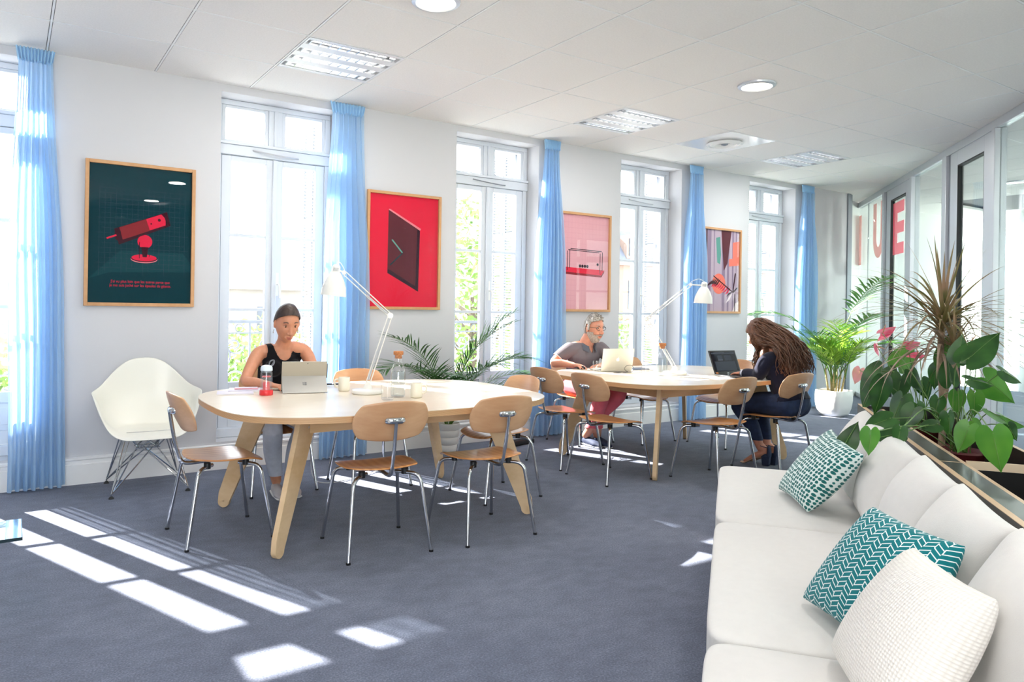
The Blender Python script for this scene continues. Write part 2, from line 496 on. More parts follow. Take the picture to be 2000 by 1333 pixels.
# ------------------------------------------------------------------ camera
F_PX, YAW, ROLL, CX, CY = 1410.454, .5789, .0158, 940.13, 598.85
HC = 1.356
def camera():
    s, c = math.sin(YAW), math.cos(YAW)
    f = V((s, c, 0)); r = V((c, -s, 0)); u = V((0, 0, 1))
    cr, sr = math.cos(ROLL), math.sin(ROLL)
    rx = r*cr + u*sr; up = u*cr - r*sr
    cam = bpy.data.cameras.new('camera'); o = bpy.data.objects.new('camera', cam); COL.objects.link(o)
    mt = Matrix((rx, up, -f)).transposed().to_4x4(); mt.translation = V((0, 0, HC))
    o.matrix_world = mt
    cam.sensor_width = 36; cam.lens = F_PX*36/2000
    cam.shift_x = (1000-CX)/2000; cam.shift_y = -(666.5-CY)/2000
    cam.clip_start = .05; cam.clip_end = 300
    SC.camera = o
camera()
# ------------------------------------------------------------------ room shell
WY = 6.068; CZ = 3.134; WT = .42; FY = 6.30
WCX = [-.33, 1.925, 4.157, 6.36, 8.68]; WH = .508; WZ0, WZ1 = .22, 3.07
P0 = V((11.142, 6.105, 0)); DP = V((.753, .658, 0)); PANG = math.atan2(.658, .753)

def struct(o): o['kind'] = 'structure'; return o

mb = MB(); mb.boxr(-3.2, 15, -3, WY+.4, -.1, 0); mb.boxr(10.48, 15, WY+.4, WY+.5, -.1, 0); struct(mb.build('floor', M['carpet'], flat=True))

# ceiling: separate tiles in a T-bar grid with a dark gap behind
mb = MB()
X0, Y0, T = .2016, 5.371, .72
gx = [X0 + T*k for k in range(-5, 18)]; gy = [Y0 + T*k for k in range(-11, 2)]
def skip(i, j):  # modules taken by lights and the diffuser
    return j == 10 and i in (7, 11, 13, 15)
mb.mi = 0
for i in range(len(gx)-1):
    for j in range(len(gy)-1):
        if skip(i, j): continue
        g = .0100
        y1 = gy[j+1] - g
        x0, x1, y0 = gx[i]+g, gx[i+1]-g, gy[j]+g
        if gy[j+1] > WY+.3: y1 = WY+.4 if gx[i] > 10.4 else WY-.005
        if gy[j] < -3: continue
        mb.boxr(x0, x1, y0, y1, CZ, CZ+.012)
mb.mi = 1
for x in gx: mb.boxr(x-.0062, x+.0062, -2.9, 6.06, CZ-.0015, CZ+.01)
for y in gy[2:-1]: mb.boxr(gx[0], gx[-1], y-.0062, y+.0062, CZ-.0014, CZ+.0101)
mb.mi = 2
mb.boxr(-3.2, 15, -3, WY+.4, CZ+.10, CZ+.14)
mb.mi = 0; mb.boxr(10.66, 14.9, WY-.3, WY+.5, CZ+.02, CZ+.06)
struct(mb.build('ceiling', [M['tile'], M['tbar'], M['gap']], flat=True))

# window wall with five tall openings
mb = MB()
xs = [-3.0]
for c in WCX: xs += [c-WH, c+WH]
xs.append(10.48)
for k in range(0, len(xs), 2): mb.boxr(xs[k], xs[k+1], WY, WY+WT, 0, CZ+.1)
for c in WCX:
    mb.boxr(c-WH, c+WH, WY, WY+WT, WZ1, CZ+.1); mb.boxr(c-WH, c+WH, WY, WY+WT, 0, WZ0)
struct(mb.build('wall_front', M['wall'], flat=True))
# moulded baseboard
mb = MB()
prof = [(0, 0), (-.022, 0), (-.022, .145), (-.015, .15), (-.015, .175), (-.026, .182), (-.026, .196), (-.006, .202), (0, .202)]
vs = []
for x in (-3.0, 10.48):
    vs += [V((x, WY+p[0]-.0005, p[1])) for p in prof]
n = len(prof)
mb.add(vs, [[i, (i+1) % n, n+(i+1) % n, n+i] for i in range(n)] + [list(range(n)), list(range(n, 2*n))[::-1]])
struct(mb.build('baseboard_front', M['trim'], flat=True))
# rear wall with daylight openings, left wall, alcove beyond the grey post
mb = MB()
RY = -2.7
ox = [(-2.8, -1.3), (-1.1, .5), (3.1, 4.7)]
xs = [-3.0] + [q for o in ox for q in o] + [9]
for k in range(0, len(xs), 2): mb.boxr(xs[k], xs[k+1], RY-.3, RY, 0, CZ+.1)
for a, b in ox: mb.boxr(a, b, RY-.3, RY, 0, .1); mb.boxr(a, b, RY-.3, RY, 2.95, CZ+.1)
struct(mb.build('wall_rear', M['wall'], flat=True))
mb = MB(); mb.boxr(-3.2, -3, RY-.3, WY+WT, 0, CZ+.1); struct(mb.build('wall_left', M['wall'], flat=True))
mb = MB(); mb.boxr(10.48, 14.9, WY+WT, WY+WT+.12, 0, CZ+.1)
struct(mb.build('wall_alcove', M['wall2'], flat=True))
mb = MB(); mb.boxr(10.482, 10.56, WY-.02, WY+.12, 0, CZ); mb.boxr(10.56, 10.585, WY+.0, WY+.10, 0, CZ); mb.boxr(10.585, 10.66, WY+.02, WY+.14, 0, CZ)
struct(mb.build('trim_1', M['alud'], bevel=.004))

# windows
def make_window(k, cx):
    w = thing('window_%d' % k, None, None, (cx, 0, 0), kind='structure')
    f = MB(); H = WH-.004
    y0, y1 = FY-.03, FY+.05
    f.boxr(-H, -H+.052, y0, y1, WZ0+.075, WZ1-.045); f.boxr(H-.052, H, y0, y1, WZ0+.075, WZ1-.045)
    f.boxr(-H, H, y0, y1, WZ1-.045, WZ1-.001); f.boxr(-H, H, y0-.03, y1+.06, WZ0+.001, WZ0+.075)
    f.boxr(-H, H, y0-.018, y1+.001, 2.605, 2.6895)
    f.boxr(-H, H, y0-.032, y1+.001, 2.69, 2.715)
    f.boxr(-.06, .06, y0-.006, y1, 2.715, WZ1-.045)
    f.boxr(-.016, .016, y0-.02, y0, 2.715, WZ1-.045)
    for a, b in ((-H+.052, -.06), (.06, H-.052)):   # transom lights
        f.boxr(a, a+.03, y0+.006, y1-.01, 2.7155, 3.0245); f.boxr(b-.03, b, y0+.006, y1-.01, 2.7155, 3.0245)
        f.boxr(a+.0302, b-.0302, y0+.006, y1-.01, 2.7155, 2.735); f.boxr(a+.0302, b-.0302, y0+.006, y1-.01, 3.0, 3.0245)
    f.build('window_frame', M['winpaint'], w, bevel=.004)
    g = MB()
    for a, b in ((-H+.08, -.09), (.09, H-.08)): g.boxr(a, b, FY+.008, FY+.012, 2.73, 3.005)
    g.build('transom_pane', M['glass'], w, flat=True)
    for s in (-1, 1):
        L = MB()
        def bx(a, b, z0, z1, d0=0, d1=.046):
            lo, hi = sorted((s*a, s*b)); L.boxr(lo, hi, FY-.024+d0, FY-.024+d1, z0, z1)
        bx(.008, .072, .30, 2.60); bx(.37, H-.055, .30, 2.60)
        bx(.0721, .3699, 2.555, 2.60); bx(.0721, .3699, .30, .40); bx(.0721, .3699, .60, .68)
        bx(.0721, .3699, .4001, .5999, .012, .034); bx(.11, .335, .44, .56, .006, .04)
        for z in (1.298, 1.93): bx(.0721, .3699, z-.013, z+.013, .006, .04)
        sash = L.build('casement', M['winpaint'], w, bevel=.003)
        for z0, z1 in ((.678, 1.287), (1.309, 1.919), (1.941, 2.557)):
            p = MB(); lo, hi = sorted((s*.071, s*.373)); p.boxr(lo, hi, FY-.003, FY+.001, z0, z1)
            p.build('pane', M['glass'], sash, flat=True)
        if s == 1:
            hd = MB(); hd.boxr(.02, .045, FY-.034, FY-.022, 1.42, 1.62)
            hd.tube([(.033, FY-.034, 1.52), (.033, FY-.07, 1.52), (.04, FY-.074, 1.50), (.045, FY-.074, 1.40)], .008, 8)
            hd.build('handle', M['white'], sash)
    # meeting moulding and the slim bowed stay under the transom
    mm = MB(); mm.boxr(-.02, .02, FY-.045, FY-.022, .31, 2.6); mm.build('astragal', M['winpaint'], w, bevel=.006)
    pts = [(-.2, FY-.055, 2.66), (-.1, FY-.075, 2.645), (0, FY-.085, 2.635), (.1, FY-.075, 2.632), (.2, FY-.055, 2.635)]
    st = MB(); st.tube(crom(pts, 4), (.008, .006), 8)
    st.build('window_stay', M['alud'] if k == 3 else M['alu'], w)
    return w
for k, c in enumerate(WCX): make_window(k+1, c)

# shutters folded back into the outer reveal
def make_shutter():
    r = thing('window_shutter', '', 'shutter')
    f = MB()
    for y0 in (0, .225):
        f.boxr(-.014, .014, y0, y0+.03, .05, 2.85); f.boxr(-.014, .014, y0+.18, y0+.21, .05, 2.85)
        for z in (.05, .95, 1.9, 2.8): f.boxr(-.014, .014, y0, y0+.21, z, z+.06)
    f.build('shutter_frame', M['shutter'], r, flat=True)
    s = MB()
    for y0 in (0, .225):
        z = .12
        while z < 2.8:
            s.box((0, y0+.105, z), (.026, .155, .006), Matrix.Translation((0, 0, z)) @ Matrix.Rotation(.6, 4, 'Y') @ Matrix.Translation((0, 0, -z)))
            z += .032
    s.build('slats', M['shutter'], r, flat=True)
    return r
ords = ['first', 'second', 'third', 'fourth', 'fifth']
S0 = make_shutter()
first = True
for k, c in enumerate(WCX):
    for s in (-1, 1):
        lab = 'white louvred shutter folded outside the %s side of the %s window from the left' % ('left' if s < 0 else 'right', ords[k])
        loc = (c + s*(WH-.03), WY+WT-.045 if s > 0 else WY+WT-.045, .22)
        if first: S0.location = loc; S0['label'] = lab; S0['group'] = 'window shutters'; first = False
        else: dup(S0, loc, 0, lab, 'window shutters')

# wrought-iron balcony railings
def spiral(c, r0, r1, a0, turns, n=26):
    return [(c[0]+(r0+(r1-r0)*t)*math.cos(a0+turns*2*PI*t), 0, c[1]+(r0+(r1-r0)*t)*math.sin(a0+turns*2*PI*t)) for t in [i/n for i in range(n+1)]]
def make_rail():
    r = thing('balcony_railing', '', 'railing')
    f = MB()
    f.boxr(-.62, .62, -.02, .02, 1.16, 1.19); f.boxr(-.6, .6, -.01, .01, .16, .18); f.boxr(-.6, .6, -.008, .008, 1.06, 1.075)
    for x in (-.6, 0, .6): f.boxr(x-.009, x+.009, -.009, .009, 0, 1.17)
    f.build('rail_frame', M['iron'], r, flat=True)
    q = MB()
    for s in (-1, 1):
        for c, r0, r1, a0, tn in (((.30, .83), .20, .03, -PI/2, 1.6), ((.30, .42), .20, .03, PI/2, -1.6), ((.12, .62), .10, .02, 0, 1.4), ((.49, .62), .10, .02, PI, -1.4), ((.14, .95), .09, .02, PI, 1.3), ((.47, .28), .09, .02, 0, 1.3), ((.14, .29), .09, .02, PI, -1.3), ((.46, .96), .09, .02, 0, -1.3)):
            q.tube([(s*p[0], p[1], p[2]) for p in spiral(c, r0, r1, a0, tn)], .0085, 6)
    for i in range(6):
        q.tube([(p[0]-.5+i*.2, p[1], p[2]) for p in spiral((0, 1.115), .035, .035, 0, 1, 14)], .005, 5)
    q.build('scrollwork', M['iron'], r, flat=True)
    return r
R0 = make_rail(); R0.location = (WCX[0], 6.98, 0); R0['label'] = 'pale scrolled iron railing outside the first window from the left'; R0['group'] = 'balcony railings'
for k in range(1, 5): dup(R0, (WCX[k], 6.98, 0), 0, 'pale scrolled iron railing outside the %s window from the left' % ords[k], 'balcony railings')

# ------------------------------------------------------------------ glass partition on the right
pw = thing('wall_right', None, None, P0, PANG, kind='structure')
GZ = 3.05
mb = MB()
mb.boxr(-14, 2.4, -.035, .035, GZ, CZ-.002); mb.boxr(-14, 2.4, -.035, .035, 0, .07)
posts = [(-1.10, -1.0), (-2.36, -2.28), (-3.60, -3.47), (-4.86, -4.78), (-6.2, -6.08), (-7.4, -7.28), (-8.6, -8.48), (-9.9, -9.78), (-11.2, -11.08)]
for a, b in posts: mb.boxr(a, b, -.05, .05, .0, GZ)
mb.build('partition_frame', M['alu'], pw, bevel=.004)
mb = MB()
for a, b in ((-1.16, -1.10), (-3.67, -3.60)): mb.boxr(a, b, -.03, .02, .0, GZ)
mb.boxr(-.006, .006, -.006, .006, .07, GZ)
mb.build('dark_seal', M['alud'], pw, flat=True)
for a, b in ((0.008, 2.3), (-1.0, -.008), (-3.47, -2.36), (-6.08, -4.86), (-7.28, -6.2), (-8.48, -7.4), (-9.78, -8.6), (-11.08, -9.9), (-13.8, -11.2)):
    g = MB(); g.boxr(a, b, -.006, .006, .07, GZ); g.build('glass_pane', M['pglass'], pw, flat=True)
def pdoor(k, a, b):   # a (near) < b (far)
    d = thing('door_%d' % k, None, None, P0 + DP*((a+b)/2), PANG, kind='structure')
    w = (b-a)/2
    m_ = MB()
    m_.boxr(-w, -w+.22, -.028, .028, .005, 3.049); m_.boxr(w-.2, w, -.028, .028, .005, 3.049)
    m_.boxr(-w+.22, w-.2, -.028, .028, 2.9, 3.049); m_.boxr(-w+.22, w-.2, -.028, .028, .005, .2)
    m_.build('door_leaf', M['alu'], d, bevel=.003)
    e = MB()
    for q in ((-w+.22, -w+.228, .2, 2.9), (w-.208, w-.2, .2, 2.9), (-w+.22, w-.2, 2.885, 2.9)): e.boxr(q[0], q[1], -.026, .027, q[2], q[3])
    e.build('door_seal', M['rubber'], d, flat=True)
    g = MB(); g.boxr(-w+.228, w-.208, -.006, .006, .2, 2.885); g.build('door_glass', M['pglass'], d, flat=True)
    h = MB(); h.tube([(-w+.1, .03, 1.05), (-w+.1, .075, 1.05), (-w+.22, .078, 1.05)], .009, 8); h.build('door_handle', M['chrome'], d)
    return d
d1 = pdoor(1, -2.28, -1.16); d2 = pdoor(2, -4.78, -3.67)
# red vinyl capitals on the glass
def decal(name, polys, y, mat, parent):
    m_ = MB()
    for p in polys: m_.prism([(q[0], q[1]) for q in p], -.0006, .0006, Matrix.Translation((0, y, 0)) @ Matrix.Rotation(PI/2, 4, 'X'))
    return m_.build(name, mat, parent, flat=True)
def rect(a, b, c, d): return [(a, c), (b, c), (b, d), (a, d)]
ox = .56
decal('letter_e', [rect(.10, .30, 2.14, 2.84)] + [rect(-.2, .099, z, z+.15) for z in (2.14, 2.42, 2.69)], 0.009, M['vinyl'], d1)
u = []
for i in range(13):
    t = PI + PI*i/12; u.append((-.64+.3*math.cos(t), 2.46+.3*math.sin(t)))
inner = [(-.64+.12*math.cos(PI+PI*i/12), 2.46+.14*math.sin(PI+PI*i/12)) for i in range(13)]
for i in range(12): pass
upolys = [[u[i], u[i+1], inner[i+1], inner[i]] for i in range(12)] + [rect(-.94, -.76, 2.461, 2.98), rect(-.52, -.34, 2.461, 2.98)]
decal('letter_u', upolys, 0.009, M['vinyl2'], pw)
decal('letter_stroke', [rect(.42, .62, 2.12, 2.92)], 0.009, M['vinyl2'], pw)

# the room beyond the glass
nb = thing('wall_beyond', None, None, P0, PANG, kind='structure')
mb = MB()
wins = [(-7.8, -6.6), (-5.1, -3.8), (-3.4, -2.1), (-1.8, -.5), (.5, 1.9), (2.5, 3.9), (4.5, 5.9), (6.5, 7.9), (8.5, 9.9)]  # window openings, mostly added so daylight reaches the far end through the glass
e = [-16]+[q for o in wins for q in o]+[14]
for k in range(0, len(e), 2): mb.boxr(e[k], e[k+1], -3.2, -3.0, 0, CZ+.1)
for a, b in wins:
    mb.boxr(a, b, -3.2, -3.0, 0, .3); mb.boxr(a, b, -3.2, -3.0, 2.95, CZ+.1)
    for z in (1.0, 1.7, 2.35): mb.boxr(a, b, -3.12, -3.06, z-.02-.04*(z > 2), z+.02+.04*(z > 2))
    for x in (a+.04, (a+b)/2, b-.04): mb.boxr(x-.07, x+.07, -3.12, -3.05, .3, 2.95)
mb.build('wall_panel', M['wall2'], nb, flat=True)

# ------------------------------------------------------------------ lights set in the ceiling
def make_troffer():
    r = thing('ceiling_troffer', '', 'ceiling light')
    f = MB(); w = .352
    for a in (-1, 1):
        f.boxr(-w, w, a*w-.012*(a > 0)-0*(a < 0), a*w+.012*(a < 0), -.004, .05)
        f.boxr(a*w-.012*(a > 0), a*w+.012*(a < 0), -w, w, -.004, .05)
    for i in range(5):
        y = -w+.012 + (2*w-.024)*(i/4); hw = .045 if 0 < i < 4 else .03
        f.boxr(-w, w, max(-w, y-hw), min(w, y+hw), -.002, .01)
    f.boxr(-w, w, -w, w, .075, .08)
    f.build('troffer_housing', M['troff'], r, flat=True)
    for i in range(4):
        y = -w+.012 + (2*w-.024)*((i+.5)/4)
        lv = MB()
        for x in [(-w+.04)+(2*w-.08)*k/9 for k in range(10)]: lv.boxr(x-.004, x+.004, y-.043, y+.043, -.001, .035)
        for s in (-1, 1): lv.box((0, y+s*.043, .02), (2*w-.03, .003, .04))
        lv.build('louvre', M['mirror'], r, flat=True)
        t = MB(); t.tube([(-w+.06, y, .052), (w-.06, y, .052)], .013, 10); t.build('fluorescent_tube', M['tubeglow'], r)
    l = bpy.data.lights.new('troffer_lamp', 'AREA'); l.shape = 'SQUARE'; l.size = .6; l.energy = 14; l.color = (1, .98, .95)
    lo = bpy.data.objects.new('lamp', l); COL.objects.link(lo); lo.parent = r; lo.location = (0, 0, -.012)
    return r
T0 = make_troffer()
for k, i in enumerate((2, 6, 10)):
    loc = (X0+T*(i+.5), Y0-T/2, CZ-.001)
    lab = ['square four-channel ceiling light nearest the telescope print', 'square four-channel ceiling light above the seated man, middle of three', 'square four-channel ceiling light farthest away near the last window'][k]
    if k == 0: T0.location = loc; T0['label'] = lab; T0['group'] = 'recessed fluorescent troffers'
    else: dup(T0, loc, 0, lab, 'recessed fluorescent troffers')
    if k == 2:
        for ch in bpy.data.objects['ceiling_troffer.002'].children:
            if ch.type == 'LIGHT': ch.data = ch.data.copy(); ch.data.energy = 24
def make_down():
    r = thing('downlight', '', 'ceiling light')
    m_ = MB(); m_.lathe([(.112, -.012), (.118, -.020), (.142, -.012), (.145, 0), (.11, 0)], 40, closed=True); m_.build('trim_ring', M['alu'], r)
    m_ = MB(); m_.lathe([(0, -.013), (.09, -.012), (.1135, -.008), (.1135, -.002), (0, -.002)], 40); m_.build('diffuser', M['downglow'], r)
    l = bpy.data.lights.new('downlight_lamp', 'AREA'); l.shape = 'DISK'; l.size = .24; l.energy = DOWN_W; l.color = (1, .97, .92)
    lo = bpy.data.objects.new('lamp', l); COL.objects.link(lo); lo.parent = r; lo.location = (0, 0, -.03)
    return r
DOWN_W = 14
D0 = make_down(); D0.location = (4.9, 3.586, CZ-.001); D0['label'] = 'round lit downlight in the ceiling right of the middle'; D0['group'] = 'round downlights'
dup(D0, (2.056, 3.68, CZ-.001), 0, 'round lit downlight cut by the top edge of the view', 'round downlights')
for p in ((-.8, 3.65), (-.8, .7), (2.05, .7), (4.9, .7), (2.05, -1.6), (-.8, -1.6)):
    dup(D0, (p[0], p[1], CZ-.001), 0, 'round lit downlight in the ceiling behind the viewpoint', 'round downlights')
for ss in (-1.2, -3.6, -6.4):  # extra strong lamps, added beyond the glass to brighten the end wall
    q = P0 + DP*ss + V((.658, -.753, 0))*1.5
    o = dup(D0, (q.x, q.y, CZ-.001), 0, 'round downlight added beyond the glass partition to brighten the end wall', 'round downlights')
    for ch in o.children:
        if ch.type == 'LIGHT': ch.data = ch.data.copy(); ch.data.energy = 90
# air diffuser
r = thing('air_diffuser', 'round air diffuser in a glossy white ceiling panel', 'air diffuser', (X0+T*8.5, Y0-T/2, CZ))
m_ = MB(); m_.boxr(-.352, .352, -.352, .352, -.003, .01); m_.build('plate', pbr('diffuser_gloss', '#ececee', .12, coat=.5), r, flat=True)
m_ = MB()
for R_ in (.17, .135, .10): m_.lathe([(R_, -.004), (R_+.02, -.02), (R_-.005, -.03), (R_-.03, -.006)], 36, closed=True)
m_.build('cone_rings', M['trim'], r)
m_ = MB(); m_.lathe([(.03, -.004), (.035, -.025), (.012, -.035), (.0, -.036)], 20); m_.build('hub', M['alud'], r)
# ------------------------------------------------------------------ curtains
def make_curtain(k, x0, x1, b0, b1, label):
    cx = (x0+x1)/2
    r = thing('curtain', label, 'curtain', (cx, 5.985, 0), 0, 'pale blue voile curtains')
    top = CZ-.012; w0 = (x1-x0); w1 = (b1-b0); off1 = (b0+b1)/2-cx
    ph = RND.uniform(0, 6); nf = 7
    def body(u, v):
        t = v
        w = w0*.86 + (w1-w0*.86)*(sstep(0, .45, t)*.75+.25*t); o = off1*sstep(0, 1, t)
        A = .018+.026*sstep(0, .3, t)
        uu = u + .012*math.sin(9*t+ph+5*u)
        x = o + (u-.5)*w + .006*math.sin(2*PI*nf*uu*2+t*3)
        y = A*math.sin(2*PI*nf*uu+ph) + .010*math.sin(2*PI*2.3*u+ph+2*t)
        return (x, y, top-.085-(top-.10)*t)
    m_ = MB(); m_.grid(body, 113, 40)
    m_.build('voile', M['sky_blue'], r, smooth=180)
    def head(u, v):
        w = w0*(1.0-.13*v)
        return ((u-.5)*w, (.012+.006*v)*math.sin(2*PI*11*u+ph)-.004*(v > .8), top-.10*v)
    m_ = MB(); m_.grid(head, 121, 6)
    m_.build('pleated_heading', M['heading'], r, smooth=180, solid=.002)
    return r
for k, a in enumerate([(.012, .25, .0, .35), (2.31, 2.64, 2.25, 2.71), (4.67, 4.885, 4.565, 4.98), (6.915, 7.165, 6.80, 7.25), (9.21, 9.515, 9.08, 9.60)]):
    make_curtain(k, *a, 'pale blue voile curtain gathered beside the %s window from the left' % ords[k])

# ------------------------------------------------------------------ framed prints on the window wall
PW, PH = .77, 1.088
def picture(xc, label):
    r = thing('framed_print', label, 'picture', (xc, WY-.001, 1.859), 0, 'framed prints on the window wall')
    f = MB(); b = .026
    for s in (-1, 1):
        f.boxr(s*PW/2-(b if s > 0 else 0), s*PW/2+(b if s < 0 else 0), -.03, -.002, -PH/2, PH/2)
        f.boxr(-PW/2+b, PW/2-b, -.03, -.002, s*PH/2-(b if s > 0 else 0), s*PH/2+(b if s < 0 else 0))
    f.build('picture_frame', M['oak'], r, bevel=.002)
    g = MB(); g.boxr(-PW/2+b, PW/2-b, -.0185, -.0165, -PH/2+b, PH/2-b); g.build('glazing', M['pic_glass'], r, flat=True)
    return r
class Art:
    """flat printed shapes, in fractions of the sheet (u right, v down); each later layer lies a hair in front"""
    def __init__(s, r): s.r = r; s.mb = MB(); s.mats = []; s.l = 0; s.w = PW-.05; s.h = PH-.05
    def p(s, mat, pts):
        if mat not in s.mats: s.mats.append(mat)
        s.mb.mi = s.mats.index(mat); s.l += 1; y = -.006-.00012*s.l
        s.mb.poly([((u-.5)*s.w, y, (.5-v)*s.h) for u, v in pts])
    def line(s, mat, a, b, t):
        d = V((b[0]-a[0], (b[1]-a[1])*s.h/s.w)); d.normalize(); n_ = V((-d.y, d.x))*t/2
        q = V((n_.x/s.w, n_.y/s.h))
        s.p(mat, [(a[0]+q.x, a[1]+q.y), (b[0]+q.x, b[1]+q.y), (b[0]-q.x, b[1]-q.y), (a[0]-q.x, a[1]-q.y)])
    def lines(s, mat, L, t):
        l0 = s.l
        for a, b in L: s.line(mat, a, b, t); s.l = l0
        s.l += 1
    def disc(s, mat, c, rx, ry=None, a0=0, a1=2*PI, n=28):
        ry = ry or rx
        s.p(mat, [(c[0]+rx/s.w*math.cos(a0+(a1-a0)*i/n), c[1]+ry/s.h*math.sin(a0+(a1-a0)*i/n)) for i in range(n)])
    def done(s): 
        b = MB.bm(s.mb); return finish(b, 'print', [M[x] for x in s.mats], s.r, flat=True)
full = [(0, 0), (1, 0), (1, 1), (0, 1)]
# 1: telescope
pc = picture(.84, 'oak framed dark teal print of a red telescope')
a = Art(pc); a.p('p_teal', full)
a.p('p_teal2', [(.0, .83), (.3, .62), (.92, .62), (1, .7), (1, .76), (.2, .78)])
a.lines('p_grid', [((.10+.052*i, .14+.04*((i*7) % 3)), (.10+.052*i, .80-.03*((i*5) % 4))) for i in range(17)], .0014)
a.lines('p_grid', [((.06+.03*(i % 3), .17+.036*i), (.97-.04*((i*2) % 3), .17+.036*i)) for i in range(17)], .0014)
def tele(u, w):  # along tube 0..1, across -1..1
    x0, y0, x1, y1 = .285, .505, .735, .375
    return (x0+(x1-x0)*u+.012*w, y0+(y1-y0)*u+.052*w)
a.p('p_maroon', [tele(-.08, -1), tele(1.06, -1.05), tele(1.09, 1.0), tele(-.03, 1.3)])
a.p('p_red2', [tele(.03, -.95), tele(.62, -.95), tele(.64, .8), tele(.06, .8)])
a.p('p_red', [tele(.6, -.95), tele(.93, -.95), tele(.985, -.4), tele(1.0, .1), tele(.985, .72), tele(.64, .72)])
a.disc('p_maroon', tele(-.02, -.1), .022, .046)
a.disc('p_maroon', tele(.87, -.25), .011); a.disc('p_maroon', tele(.69, -.1), .006)
a.line('p_red', (.17, .535), (.262, .508), .012)
a.disc('p_red', (.535, .545), .052)
a.p('p_maroon', [tele(.3, .8), tele(.85, .75), tele(.85, 1.05), tele(.3, 1.15)])
a.disc('p_rose', (.53, .675), .094, .03); a.disc('p_maroon', (.53, .671), .092, .027); a.disc('p_red', (.53, .665), .088, .026)
a.p('p_maroon', [(.5, .585), (.57, .585), (.555, .66), (.515, .66)])
a.lines('p_maroon', [((.483, .55), (.483, .67)), ((.58, .64), (.58, .655))], .005)
a.done()
TX = Matrix.Rotation(PI/2, 4, 'X')
text_mesh('caption', "J’ai vu plus loin que les autres parce que\nje me suis juché sur les épaules de géants.", .0255, M['p_red'], pc, Matrix.Translation((0, -.0155, -.372)) @ TX)
for ch in pc.children:
    if ch.name.startswith('caption'):
        xs_ = [v.co.x for v in ch.data.vertices]; k = .43/(max(xs_)-min(xs_))
        for v in ch.data.vertices: v.co.x *= k; v.co.z = -.372+(v.co.z+.372)*1.15
# 2: leaning clock slab on red
pc = picture(3.087, 'oak framed bright red print of a dark tilted clock slab')
a = Art(pc); a.p('p_crim', full)
a.p('p_dark', [(.27, .135), (.73, .30), (.715, .86), (.265, .70)])
a.p('p_brown', [(.27, .135), (.69, .29), (.672, .81), (.265, .66)])
a.p('p_rose', [(.27, .135), (.285, .125), (.745, .285), (.73, .302)])
a.lines('p_dark', [((.475, .50), (.475+.2*math.cos(t), .50+.13*math.sin(t)+.05*math.cos(t))) for t in [i*PI/12 for i in range(24)]], .001)
a.line('p_green', (.325, .40), (.478, .515), .013); a.line('p_teal2', (.478, .515), (.30, .63), .011)
a.done()
# 3: swinging-ball toy on pink
pc = picture(5.305, 'oak framed pale pink print of a swinging ball toy on a red slab')
a = Art(pc); a.p('p_pink', full)
a.lines('p_pinkl', [((.07*i+.04, 0), (.07*i+.04, 1)) for i in range(14)], .0016)
a.lines('p_pinkl', [((0, .055*i+.03), (1, .055*i+.03)) for i in range(18)], .0016)
a.p('p_crim', [(.15, .555), (.92, .575), (.86, .63), (.07, .605)]); a.p('p_red2', [(.07, .605), (.86, .63), (.86, .652), (.07, .628)]); a.p('p_red2', [(.86, .63), (.92, .575), (.92, .597), (.86, .652)])
for x, y in ((.17, .375), (.215, .36)): a.lines('p_dark', [((x, y+.01), (x, .59 if x < .2 else .565)), ((x+.66-.04*(x > .2)*0, y+.02), (x+.66, .61 if x < .2 else .585)), ((x+.015, y), (x+.645, y+.012))], .009)
a.lines('p_pinkl', [((.42+.05*i, .37), (.42+.05*i, .525)) for i in range(4)] + [((.62+.05*i, .38), (.62+.05*i, .5)) for i in range(3)], .002)
for i in range(4): a.disc('p_dark', (.42+.05*i, .54), .017)
a.disc('p_dark', (.78, .515), .016)
a.done()
# 4: palm against mauve drapes
pc = picture(7.61, 'oak framed mauve print of a red palm leaf before drapes')
a = Art(pc); a.p('p_mauve2', full)
for i, (x, w, c) in enumerate([(.0, .06, 'p_mauve'), (.10, .035, 'p_maroon'), (.14, .1, 'p_mauve'), (.3, .03, 'p_mauve'), (.52, .1, 'p_mauve'), (.66, .07, 'p_mauve'), (.8, .05, 'p_mauve'), (.9, .03, 'p_mauve')]): a.p(c, [(x, 0), (x+w, 0), (x+w*.9, 1), (x+.02, 1)])
a.p('p_green', [(.36, .1), (.47, .08), (.5, .3), (.48, .42), (.4, .40)])
a.p('p_coral', [(.82, .14), (1, .12), (1, .42), (.72, .44), (.72, .35), (.82, .34)])
a.p('p_brown', [(.5, 0), (.78, 0), (.68, .4), (.58, .5)])
a.disc('p_coral', (.45, .66), .13)
def fr(c, ang, L, mat, n=9, w=.013):
    for i in range(n):
        t = i/(n-1); x = c[0]-t*L*math.cos(ang); y = c[1]-t*L*.55*math.sin(ang)+.10*t*t
        l = .17*(1-.3*t)
        a.p(mat, [(x, y-.006), (x-l*.5, y+l*.26-.004), (x-l, y+l*.55), (x-l*.45, y+l*.36+.008)])
fr((.78, .70), .6, .52, 'p_red'); fr((.5, .60), .35, .3, 'p_maroon', 7)
a.line('p_maroon', (.30, .565), (.84, .76), .014); a.line('p_maroon', (.84, .76), (.90, .52), .02); a.line('p_dark', (.84, .76), (.96, .70), .02)
a.p('p_dark', [(.84, .75), (.72, .77), (.66, .82), (.74, .79)]); a.p('p_white', [(.82, .77), (.72, .82), (.64, .9), (.75, .85)])
a.p('p_white', [(1, .87), (.9, .9), (.82, 1), (1, 1)]); a.line('p_dark', (.89, .78), (.89, 1), .012)
a.done()

